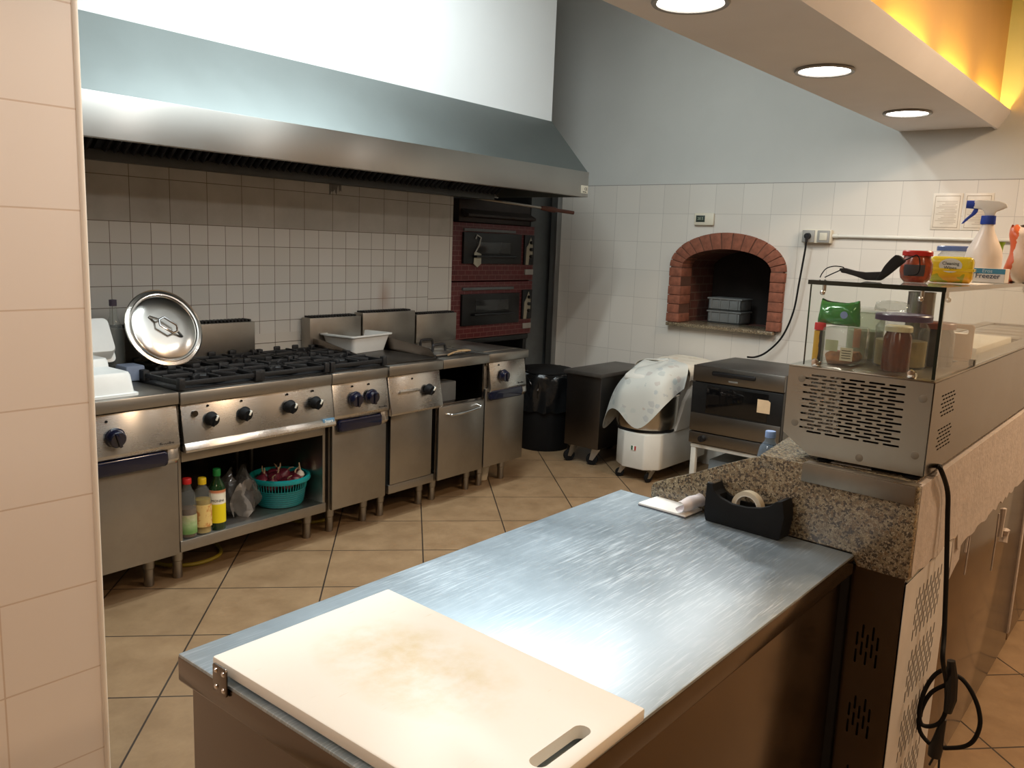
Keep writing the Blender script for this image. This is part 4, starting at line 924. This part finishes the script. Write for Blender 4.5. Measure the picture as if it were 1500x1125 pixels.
part('motor_box', B().prism([(.448, 1.045), (.448, 1.238), (.764, 1.238), (.764, 1.092), (.70, 1.045)], 'x', 2.045, 2.37), DARK, t)
def finf(u, v):
    return Vector((2.0205+.005*math.sin(31*v+17*u)*math.sin(23*u), .645+.085*u, 1.10+.14*v))
part('condenser_fins', B().grid(30, 40, finf, .0008).jitter(.0018, 4), plain('crumpled_aluminium', rgb(186, 186, 182), .35, .8, .2), t, None, 10)
ct = B()
for zc in (1.215, 1.135):
    for r in range(6):
        for k in range(5):
            x = 2.085+k*.026+(.013 if r % 2 else 0)
            ct.prism(rrect(x, x+.020, zc-r*.0095-.0018, zc-r*.0095+.0018, .0017, 3), 'y', .4, .5)
part('side_panel', cutB(B().box(2.010, 4.30, .4415, .4445, 1.040, 1.253), ct), steel('case_side_steel', (.17, .14, .11, 1), .18, .3, .1), t)
part('rear_panel', B().box(2.0125, 4.30, .770, .773, 1.090, 1.253), ST_CASE, t)
dk = B().box(2.010, 2.40, .4415, .773, 1.251, 1.256, .001).box(2.40, 4.30, .4415, .50, 1.251, 1.256).box(2.40, 4.30, .725, .773, 1.251, 1.256).box(4.26, 4.30, .5, .725, 1.251, 1.256)
part('deck', dk, ST_CASE, t)
part('well', B().box(2.40, 4.26, .498, .500, 1.10, 1.252).box(2.40, 4.26, .725, .727, 1.10, 1.252).box(2.398, 2.40, .5, .725, 1.10, 1.252).box(4.26, 4.262, .5, .725, 1.10, 1.252).box(2.40, 4.26, .5, .725, 1.098, 1.10), ST_CASE, t)
part('underside', B().box(2.02, 4.29, .45, .70, 1.040, 1.044), ST_D, t)
for x, y in ((2.03, .672), (2.03, .47), (4.2, .672), (4.2, .47)): part('foot', B().lathe([(0, 0), (.016, 0), (.017, .004), (.013, .007), (.008, .008), (.008, .012), (0, .012)], (x, y, 1.0285), 20), MATTE, t)
part('front_glass', B().box(2.022, 2.028, .452, .742, 1.258, 1.452), GLASS, t)
part('side_glass', B().box(2.022, 4.25, .446, .451, 1.258, 1.452), GLASS, t)
part('top_glass', B().box(2.006, 4.27, .444, .742, 1.453, 1.463), GLASS, t)
part('glass_edge', B().box(2.0035, 2.006, .443, .743, 1.4528, 1.4632).box(2.006, 4.27, .4418, .444, 1.4528, 1.4632).box(2.0205, 2.0295, .4462, .4535, 1.258, 1.4525).box(2.021, 2.029, .742, .7428, 1.258, 1.4525), GLASS_E, t)
for y in (.712, .495):
    c = part('glass_clip', B().cyl((2.03, y, 1.453), (2.03, y, 1.438), .0045, n=12).ball((2.02, y, 1.4345), .0065), CHROME, t)
    c = part('glass_clip', B().box(2.014, 2.036, y-.009, y+.009, 1.2563, 1.270, .003).lathe([(0, .006), (.007, .005), (.009, 0), (0, 0)], n=20, M=Matrix.Translation((2.0145, y, 1.268)) @ Matrix.Rotation(-PI/2, 4, 'Y')), CHROME, t)
for x in (2.10, 3.1, 3.9):
    part('glass_clip', B().cyl((x, .46, 1.453), (x, .46, 1.436), .0045, n=12).ball((x, .456, 1.433), .0065), CHROME, t)
for x in (2.42, 3.3, 4.1): part('glass_clip', B().box(x-.01, x+.01, .4445, .4585, 1.2563, 1.272, .002), plain('dark_clip', rgb(60, 66, 64), .3, .5), t)
# lead with plug, looped up under the case
t = thing('power_cable', 'black power cord hanging from the display case, looped and tied', 'cable', (2.2, .43, .6))
part('wire', B().tube(spl([(2.03, .56, 1.034), (2.05, .49, 1.036)]+[(2.17, 0.452, 1.032), (2.1, 0.428, 1.043), (2.187, 0.425, 0.973), (2.21, 0.422, 0.9), (2.223, 0.41, 0.741), (2.202, 0.395, 0.61), (2.167, 0.385, 0.563), (2.251, 0.384, 0.463), (2.251, 0.377, 0.408)], 6), .0058, 8), MATTE, t)
part('loop', B().tube(spl([(2.25, 0.386, 0.461), (2.245, 0.415, 0.43), (2.242, 0.431, 0.381), (2.242, 0.433, 0.332), (2.245, 0.418, 0.303), (2.249, 0.389, 0.289), (2.258, 0.340, 0.304), (2.262, 0.312, 0.33), (2.264, 0.301, 0.377), (2.263, 0.309, 0.421), (2.26, 0.329, 0.461), (2.256, 0.352, 0.487), (2.252, 0.371, 0.494)], 6), .0056, 8), MATTE, t)
part('loop', B().tube(spl([(2.243, 0.378, 0.514), (2.238, 0.409, 0.486), (2.234, 0.429, 0.432), (2.234, 0.434, 0.373), (2.235, 0.425, 0.342), (2.239, 0.400, 0.347), (2.243, 0.381, 0.372), (2.244, 0.372, 0.432)], 6), .0056, 8), MATTE, t)
part('tie', B().tube([(2.241, 0.379, 0.533), (2.242, 0.372, 0.489), (2.243, 0.369, 0.434), (2.242, 0.372, 0.395)], [.010, .014, .015, .010], 10), BLACK, t)
PL = [(2.247, 0.379, 0.371), (2.246, 0.385, 0.316), (2.245, 0.388, 0.288), (2.245, 0.389, 0.265)]
part('plug', B().tube(PL, [.007, .013, .017, .016], 12).cyl(PL[3], (PL[3][0]-.003, PL[3][1]+.008, PL[3][2]-.028), .003, n=8).cyl((PL[3][0], PL[3][1]-.012, PL[3][2]), (PL[3][0]-.003, PL[3][1]-.014, PL[3][2]-.026), .003, n=8), BLACK, t)
single('paper_slip', B().box(2.03, 2.09, .56, .655, 1.0275, 1.0285), PAPER, 'white paper slip on the granite under the display case', 'paper slip', (2.06, .61, 1.0275))
t = thing('water_bottle', 'small clear blue water bottle with pale blue cap behind the granite slab', 'bottle', (2.10, .842, .89))
single_shelf = (2.12, .90, .80)
BL = glass('blue_pet', (.72, .84, .95, 1), .04, 1.4, .8, (.5, .66, .85, 1))
c = (2.235, .893, .838)
BASE[t.name] = c; t.location = c
part('bottle_body', B().lathe([(0, 0), (.026, 0), (.031, .008), (.031, .06), (.028, .07), (.031, .08), (.031, .125), (.026, .15), (.014, .168), (.012, .185), (0, .185)], c, 28), BL, t)
part('cap', B().lathe([(0, .178), (.0145, .178), (.0145, .194), (.0135, .196), (0, .196)], c, 28), plain('pale_blue_cap', rgb(140, 168, 216), .4), t)
t2 = thing('side_shelf', 'narrow steel ledge behind the granite slab holding the water bottle', 'shelf', (2.15, .93, .81))
part('board', B().box(2.02, 2.40, .862, 1.0, .824, .8375, .002), ST_D, t2)
part('bracket', B().prism([(.862, .824), (.96, .824), (.862, .73)], 'x', 2.16, 2.166), ST_D, t2)

# ---------------------------------------------------------------- things in the case (behind the front glass)
Z = 1.2565
def jar(name, lab, cat, c, r, h, glassm, lidm, fillm=None, fh=.8, lid=(.012, 1.0), grp=None, labm=None, prof=None):
    t = thing(name, lab, cat, c, False, grp)
    p = prof or [(0, 0), (r*.95, 0), (r, .006), (r, h*.82), (r*.86, h*.92), (r*.86, h), (0, h)]
    part('body', B().lathe(p, c, 36), glassm, t)
    if fillm: part('filling', B().lathe([(0, .003), (r*.93, .004), (r*.95, h*fh), (0, h*fh+.002)], c, 32), fillm, t)
    part('lid', B().lathe([(0, h+lid[0]), (r*lid[1]-.003, h+lid[0]), (r*lid[1], h+lid[0]-.003), (r*lid[1], h-.004), (0, h-.004)], c, 36), lidm, t)
    if labm: part('label', B().lathe([(r*1.005, h*.25), (r*1.012, h*.25), (r*1.012, h*.65), (r*1.005, h*.65)], c, 24, a0=PI*.88, a1=PI*1.02), labm, t)
    return t
# spray can
c = (2.13, .748, Z)
t = thing('seasoning_can', 'slim yellow and black can with red top standing at one end of the glass case', 'can', c)
n_ = N('can_print'); c_ = n_.coord(); s3 = n_.sep(c_); n_.set(Roughness=.35, Metallic=.2)
n_.l(n_.mix(n_.math('LESS_THAN', n_.math('ADD', s3[1], n_.math('MULTIPLY', n_.noise(c_, 60, 2), .006)), -.001), rgb(206, 160, 44), rgb(26, 22, 24)), n_.p.inputs['Base Color'])
part('can_body', B().lathe([(0, 0), (.0125, 0), (.0132, .003), (.0132, .078), (0, .08)], c, 24), n_.m, t)
part('can_top', B().lathe([(0, .099), (.013, .098), (.0138, .094), (.0138, .080), (0, .079)], c, 24), plain('can_red', rgb(196, 26, 34), .35), t)
# clear clamshell with food and labels
c = (2.14, .685, Z)
t = thing('clear_container', 'clear plastic food container with two paper labels in the glass case', 'food container', c)
part('shell', B().box(2.085, 2.20, .645, .728, Z+.001, Z+.092, .008), CLEARP, t)
part('food', B().box(2.095, 2.19, .655, .72, Z+.003, Z+.03, .01).jitter(.003, 6), plain('orange_crumbs', rgb(168, 110, 62), .8, 0, .35, 60), t)
for y0, y1, z0, z1, cm in ((.685, .715, .035, .062, rgb(176, 184, 150)), (.648, .678, .014, .046, rgb(196, 188, 160))):
    l_ = part('label', B().box(2.0835, 2.0848, y0, y1, Z+z0, Z+z1), plain('case_label', cm, .6), t)
b = B()
for k in range(4): b.box(2.0828, 2.0836, .652, .674, Z+.038-k*.006, Z+.0395-k*.006)
part('printed_lines', b, MATTE, l_)
# green bag
c = (2.15, .710, Z+.094)
def pouch(cc, w, d, h, seed):
    R1 = random.Random(seed)
    def f(u, v):
        q = 2*PI*u; e = math.sin(PI*min(1, max(0, v)))**.45 if 0 < v < 1 else 0
        rx = w/2*(abs(math.cos(q))**.55)*(1 if math.cos(q) >= 0 else -1)
        ry = d/2*(abs(math.sin(q))**.8)*(1 if math.sin(q) >= 0 else -1)*(.25+.75*e)
        z = h*v+.010*math.sin(3*q+seed)*(v > .3)+.006*math.sin(7*rx/w*3+4*v)
        return Vector((cc[0]+ry+.002*math.sin(5*q+6*v), cc[1]-rx*(1-.10*v), cc[2]+h*v+.004*math.sin(2*q+seed)*v))
    return f
b = B().grid(44, 12, pouch(c, .104, .05, .060, 2)); b.jitter(.0004, 5)
t = thing('green_pouch', 'shiny green foil pouch lying on the clear container in the glass case', 'pouch', c)
part('foil', b, plain('green_foil', rgb(24, 128, 44), .16, .1, .15, 14, .5, 26, Coat_Weight=.5), t, None, 25)
part('emblem', B().lathe([(0, .0004), (.009, .0004), (.009, 0), (0, 0)], n=24, M=Matrix.Translation((2.1215, .690, Z+.122)) @ Matrix.Rotation(-PI/2, 4, 'Y')), plain('emblem_blue', rgb(120, 140, 190), .4), t)
# other jars
jar('preserve_jar', 'brown preserve jar with a cream lid inside the front of the glass case', 'jar', (2.125, .560, Z), .0315, .098, plain('brown_preserve', rgb(84, 38, 18), .18, 0, .3, 50, Coat_Weight=.5), plain('cream_lid', rgb(190, 182, 150), .5), None, .8, (.010, .98))
jar('plastic_bucket', 'clear bucket with a purple lid behind the brown preserve jar', 'bucket', (2.225, .578, Z), .062, .118, CLEARP, plain('purple_lid', rgb(70, 50, 82), .35), plain('mixed_candy', rgb(150, 128, 70), .6, 0, .4, 22), .55, (.012, 1.06), None, plain('pink_spot', rgb(160, 60, 90), .5))
jar('storage_jar', 'greenish clear jar with a red edged lid left of the purple lidded bucket', 'jar', (2.30, .688, Z), .045, .125, glass('green_tinted', (.82, .88, .8, 1), .05, 1.4, .72, (.6, .66, .52, 1)), CLEARP, plain('pale_filling', rgb(146, 148, 110), .6, 0, .2, 30), .6, (.010, 1.0), None, plain('red_edge_label', rgb(176, 110, 70), .6))
jar('storage_jar', 'dark jar with a red lid beside the corner of the side glass', 'jar', (2.33, .522, Z), .042, .098, plain('dark_jar_glass', rgb(52, 48, 40), .12, 0, .3, 30, Coat_Weight=.5), plain('rust_lid', rgb(128, 56, 30), .4), None, .8, (.012, 1.0))
tc = (2.42, .59, Z)
single('steel_tumbler', B().lathe([(0, .145), (.028, .145), (.030, .15), (.033, .176), (.034, .18), (.034, .02), (.03, 0), (0, 0)], tc, 36) if False else B().lathe([(0, 0), (.030, 0), (.0335, .01), (.0335, .176), (.0345, .18), (.032, .18), (.031, .012), (0, .01)], tc, 36), steel('tumbler_steel', (.42, .42, .41, 1), .25, .5, .05), 'tall steel cylinder standing behind the purple lidded bucket', 'container', tc)
c = (2.255, .655, Z+.131)
single('plastic_wrap', B().grid(26, 10, pouch((2.27, .62, Z+.132), .085, .05, .022, 5)).jitter(.002, 9), CLEARP, 'crumpled clear wrap on top of the purple lid', 'plastic wrap', (2.25, .62, Z+.131), sharp=20)
bb = cutB(B().prism(rrect(.472, .536, Z, Z+.098, .008), 'x', 2.50, 2.512, .002), B().prism(rrect(.484, .524, Z+.072, Z+.086, .0068), 'x', 2.4, 2.6))
single('wooden_board', bb, plain('tan_board', rgb(186, 140, 96), .6, 0, .08, 12), 'tan board with a handle hole standing on end in the glass case', 'board', (2.506, .504, Z))
single('foam_tray', B().box(2.75, 3.30, .505, .69, Z-.03, Z+.016, .006), plain('foam_white', rgb(222, 212, 196), .7), 'white foam tray lying in the case well', 'tray', (3.0, .6, Z-.03))
for i, x in enumerate((3.45, 3.62, 3.79, 3.96)):
    single('food_pan', B().box(x, x+.15, .515, .71, Z-.10, Z-.005, .01).box(x-.006, x+.156, .505, .72, Z-.006, Z-.001, .002), ST_CASE, 'steel food pan sunk in the far end of the case well', 'food pan', (x+.07, .61, Z-.1), False, 'steel pans in the case well')

# ---------------------------------------------------------------- things on the glass top
Z = 1.4635
t = thing('face_mask', 'black folded face mask with ear loops lying on the glass top', 'face mask', (2.16, .66, Z))
PT = [(.7401, 1.4902), (.7266, 1.4926), (.697, 1.486), (.6755, 1.4841), (.6377, 1.4872), (.6284, 1.490), (.6354, 1.4655), (.6714, 1.4645), (.6956, 1.4724), (.7251, 1.4794), (.7325, 1.4795)]
PF = [(.6377, 1.4802), (.6284, 1.5011), (.6154, 1.5191), (.6044, 1.5303), (.5942, 1.5274), (.581, 1.5153), (.5946, 1.5026), (.6176, 1.4799), (.6334, 1.4665), (.645, 1.4665)]
part('fabric', B().prism(PT, 'x', 2.197, 2.212, .003), plain('black_fabric', rgb(40, 40, 42), .9, 0, .2, 60), t)
part('front_fold', B().prism(PF, 'x', 2.188, 2.206, .003), plain('black_fold', rgb(18, 18, 19), .85, 0, .2, 60), t)
for l in ([(2.204, .728, 1.4912), (2.203, .7335, 1.4945), (2.195, .7508, 1.4954), (2.19, .7676, 1.4894), (2.187, .7766, 1.4766), (2.185, .7807, 1.4652)], [(2.204, .735, 1.4874), (2.2, .7443, 1.4819), (2.195, .7574, 1.4743), (2.19, .7706, 1.4660)], [(2.197, .5864, 1.5162), (2.195, .5692, 1.525), (2.195, .5575, 1.5304), (2.195, .5503, 1.5209), (2.195, .5477, 1.4967), (2.195, .554, 1.4849), (2.195, .5723, 1.4823)]):
    part('ear_loop', B().tube(spl(l, 6), .0015, 6), MATTE, t)
c = (2.30, .582, Z)
t = thing('condiment_jar', 'round jar of red sauce with a red lid and dark label on the glass top', 'jar', c)
part('body', B().lathe([(0, 0), (.026, 0), (.035, .010), (.0385, .028), (.037, .048), (.032, .060), (.031, .068), (0, .068)], c, 40), plain('red_sauce_jar', rgb(150, 70, 46), .14, 0, .4, 60, Coat_Weight=.6), t)
part('lid', B().lathe([(0, .079), (.033, .079), (.0355, .076), (.0355, .066), (0, .066)], c, 40), plain('red_lid', rgb(186, 40, 34), .35), t)
part('label', B().lathe([(.0362, .016), (.0392, .028), (.0384, .044), (.0378, .044), (.0385, .028), (.0355, .016)], c, 24, a0=PI*.82, a1=PI*1.25), plain('jar_label', rgb(62, 60, 64), .5), t)
# wipes packet
c = (2.44, .532, Z)
t = thing('wipes_packet', 'yellow packet of cleaning wipes standing on the glass top', 'packet', c)
n_ = N('wipes_print'); c_ = n_.coord(); s3 = n_.sep(c_); n_.set(Roughness=.25, Coat_Weight=.4)
n_.l(n_.mix(n_.math('GREATER_THAN', n_.noise(c_, 24, 2), n_.math('ADD', .47, n_.math('MULTIPLY', s3[2], 1.6))), n_.ramp(n_.math('MULTIPLY', s3[2], 14), [(.2, rgb(208, 158, 30)), (.6, rgb(216, 196, 40)), (.9, rgb(222, 204, 60))]), rgb(150, 156, 40)), n_.p.inputs['Base Color'])
MW = Matrix.Translation(c) @ Matrix.Rotation(.10, 4, 'Z')
part('packet', B().box(-.024, .024, -.052, .052, 0, .068, .012, 3, MW).box(-.026, .026, -.056, .056, .030, .038, .002, 2, MW), n_.m, t)
l_ = part('oval_label', B().lathe([(0, 0), (1, 0), (1, .001), (0, .001)], n=36, M=MW @ Matrix.Translation((-.0242, .0, .045)) @ Matrix.Rotation(-PI/2, 4, 'Y') @ Matrix.Diagonal((.018, .027, 1, 1))), plain('oval_white', rgb(206, 214, 210), .4), t)
part('lettering', B().text('Cleaning', .0115, MW @ frame_M((-.0256, .0, .050), (0, -1, 0), (0, 0, 1)), .0004).text('Wipes', .0115, MW @ frame_M((-.0256, .0, .039), (0, -1, 0), (0, 0, 1)), .0004), plain('wipes_ink', rgb(40, 66, 70), .5), l_)
single('paper_sheet', B().box(2.36, 2.56, .452, .60, Z-.0002, Z+.0006), PAPER, 'loose white sheet under the yellow wipes packet', 'paper sheet', (2.46, .52, Z), False)
# freezer bags box
c = (2.75, .497, Z)
t = thing('freezer_bag_box', 'white and blue box lettered Freezer lying in front of the spray bottle', 'box', c)
MF = Matrix.Translation(c) @ Matrix.Rotation(-.02, 4, 'Z')
part('carton', B().box(-.028, .028, -.0435, .0435, 0, .040, .001, 1, MF), plain('carton_white', rgb(222, 216, 208), .5), t)
part('blue_band', B().box(-.0286, -.0279, -.0432, .0432, .025, .0395, M=MF), plain('carton_blue', rgb(60, 130, 160), .45), t)
part('lettering', B().text('Freezer', .0205, MF @ frame_M((-.0284, .0, .0185), (0, -1, 0), (0, 0, 1)), .0007), plain('dark_blue_ink', rgb(28, 50, 84), .5), t)
part('lettering', B().text('Eros', .0145, MF @ frame_M((-.0290, .002, .0325), (0, -1, 0), (0, 0, 1)), .0004), plain('pale_ink', rgb(186, 206, 214), .5), t)
# spray bottle
c = (2.86, .540, Z)
t = thing('spray_bottle', 'white spray bottle with a blue trigger and collar on the glass top', 'spray bottle', c)
part('bottle_body', B().lathe([(0, 0), (.044, 0), (.050, .006), (.050, .072), (.046, .095), (.034, .120), (.022, .145), (.0165, .165), (.0155, .172), (0, .172)], c, 40), plain('milky_plastic', rgb(236, 224, 212), .35, 0, .02), t)
part('collar', B().lathe([(0, .168), (.0195, .168), (.0205, .172), (.0195, .193), (0, .193)], c, 32), plain('spray_blue', rgb(40, 70, 170), .35), t)
hp = [(-.010, .192), (.014, .192), (.017, .205), (.033, .212), (.046, .218), (.042, .228), (.02, .236), (-.03, .239), (-.042, .236), (-.042, .214), (-.02, .212), (-.012, .204)]
Mh = Matrix.Translation(c) @ Matrix.Rotation(-1.45, 4, 'Z')
hd_ = part('spray_head', B().prism(hp, 'y', -.012, .012, .003, Mh), WHITE, t)
part('nozzle', B().cyl((-.040, 0, .225), (-.062, 0, .226), .0125, .0115, 20, Mh), bpy.data.materials['spray_blue'], hd_)
part('trigger', B().prism([(-.030, .214), (-.040, .214), (-.047, .198), (-.062, .182), (-.070, .168), (-.064, .170), (-.050, .184), (-.036, .196), (-.030, .205)], 'y', -.006, .006, .001, Mh), bpy.data.materials['spray_blue'], hd_)
# behind them
c = (3.02, .640, Z)
jar('glass_container', 'glass jar with a blue lid behind the wipes packet', 'jar', c, .062, .092, CLEARP, plain('blue_clip_lid', rgb(92, 112, 160), .3), plain('white_contents', rgb(206, 204, 196), .7, 0, .1), .5, (.012, 1.08))
c = (3.25, .590, Z)
t = thing('plastic_cup', 'green and white plastic cup behind the spray bottle', 'cup', c)
part('cup', B().lathe([(0, 0), (.024, 0), (.0245, .03), (.0265, .05), (.031, .112), (.036, .125), (.033, .125), (.028, .11), (.02, .004), (0, .003)], c, 32), plain('cup_white', rgb(200, 190, 180), .4), t)
part('green_band', B().lathe([(.0268, .050), (.0278, .050), (.0322, .112), (.0372, .126), (.0364, .126), (.0312, .112), (.0268, .050)], c, 32), plain('cup_green', rgb(128, 160, 30), .4), t)
c = (2.98, .468, Z)
def pk(u, v):
    q = 2*PI*u; e = (1-abs(2*v-1)**6)
    return Vector((c[0]+.05*math.sin(q)*e*(1+.08*math.sin(9*v)), c[1]-.01+.040*math.cos(q)*(.82+.18*e)+.006*math.sin(8*v), c[2]+.17*v+.004*math.sin(5*q)))
n_ = N('packet_print'); c_ = n_.coord(); s3 = n_.sep(c_); n_.set(Roughness=.3)
n_.l(n_.mix(n_.math('GREATER_THAN', n_.math('ADD', s3[1], n_.math('MULTIPLY', n_.noise(c_, 30, 2),   .03)), .020), rgb(236, 222, 212), rgb(224, 110, 66)), n_.p.inputs['Base Color'])
single('sugar_packet', B().grid(36, 16, pk), n_.m, 'white and orange packet at the right edge of the glass top', 'packet', c, sharp=40)
# ---------------------------------------------------------------- light
def area(name, loc, size, power, col, rot=(0, 0, 0), shape='DISK', size_y=None, spread=PI):
    l = bpy.data.lights.new(name, 'AREA'); l.shape = shape; l.size = size; l.energy = power; l.color = col; l.spread = spread
    if size_y: l.size_y = size_y
    o = bpy.data.objects.new(name, l); COL.objects.link(o); o.location = loc; o.rotation_euler = rot; return o
for x in (-1.2, .02, 1.23, 2.43, 3.585, 4.80):
    area('recessed_light', (x, 1.345, 2.256),   .19, 5.2, (1, .96, .91))
# cold batten on the kitchen ceiling in front of the chimney, plus an unseen fill added to lift the ambient
for x, y, p in ((2.75, 2.55, 50), (1.9, 2.0, 34)): area('batten_and_fill', (x, y, 3.4), 1.5, p, (.86, .97, 1.0), (0, 0, TH), 'RECTANGLE', .12)
# warm lamps of the dining room
for x, y, p in ((-1.6, -1.5, 34), (1.4, -1.8, 30), (3.9, -.55, 66)):
    area('dining_light', (x, y, 2.95), .45, p, (1, .72, .47))
# lamps lying in the trough of the beam
for k in range(9):
    area('trough_light', (-.9+k*.76, 1.034, 2.315), .52, 3.0, (1, .66, .09), (PI-.15, 0, 0), 'RECTANGLE', .02)
w = bpy.data.worlds.new('World'); sc.world = w; w.use_nodes = True
w.node_tree.nodes['Background'].inputs[0].default_value = (.9, .85, .8, 1); w.node_tree.nodes['Background'].inputs[1].default_value = .05
# ---------------------------------------------------------------- camera
F_PX = 1232.47
yaw, pit, rol = math.radians(50.672), math.radians(9.4515), math.radians(2.2442)
F = Vector((math.sin(yaw)*math.cos(pit), math.cos(yaw)*math.cos(pit), -math.sin(pit)))
r0 = Vector((math.cos(yaw), -math.sin(yaw), 0)); u0 = r0.cross(F)
r = r0*math.cos(rol)+u0*math.sin(rol); u = u0*math.cos(rol)-r0*math.sin(rol)
cam = bpy.data.cameras.new('Camera'); co = bpy.data.objects.new('Camera', cam); COL.objects.link(co)
cam.sensor_fit = 'HORIZONTAL'; cam.sensor_width = 36; cam.lens = F_PX*36/1500; cam.clip_start = .05
co.matrix_world = Matrix(((r.x, u.x, -F.x, 0), (r.y, u.y, -F.y, 0), (r.z, u.z, -F.z, H), (0, 0, 0, 1)))
sc.camera = co
sc.view_settings.view_transform = 'Standard'; sc.view_settings.look = 'None'
sc.view_settings.exposure = .04; sc.view_settings.gamma = 1; sc.view_settings.use_curve_mapping = False
sc.cycles.max_bounces = 10; sc.cycles.transparent_max_bounces = 16; sc.cycles.use_denoising = True; sc.cycles.caustics_reflective = True; sc.cycles.caustics_refractive = False
sc.cycles.sample_clamp_indirect = 6
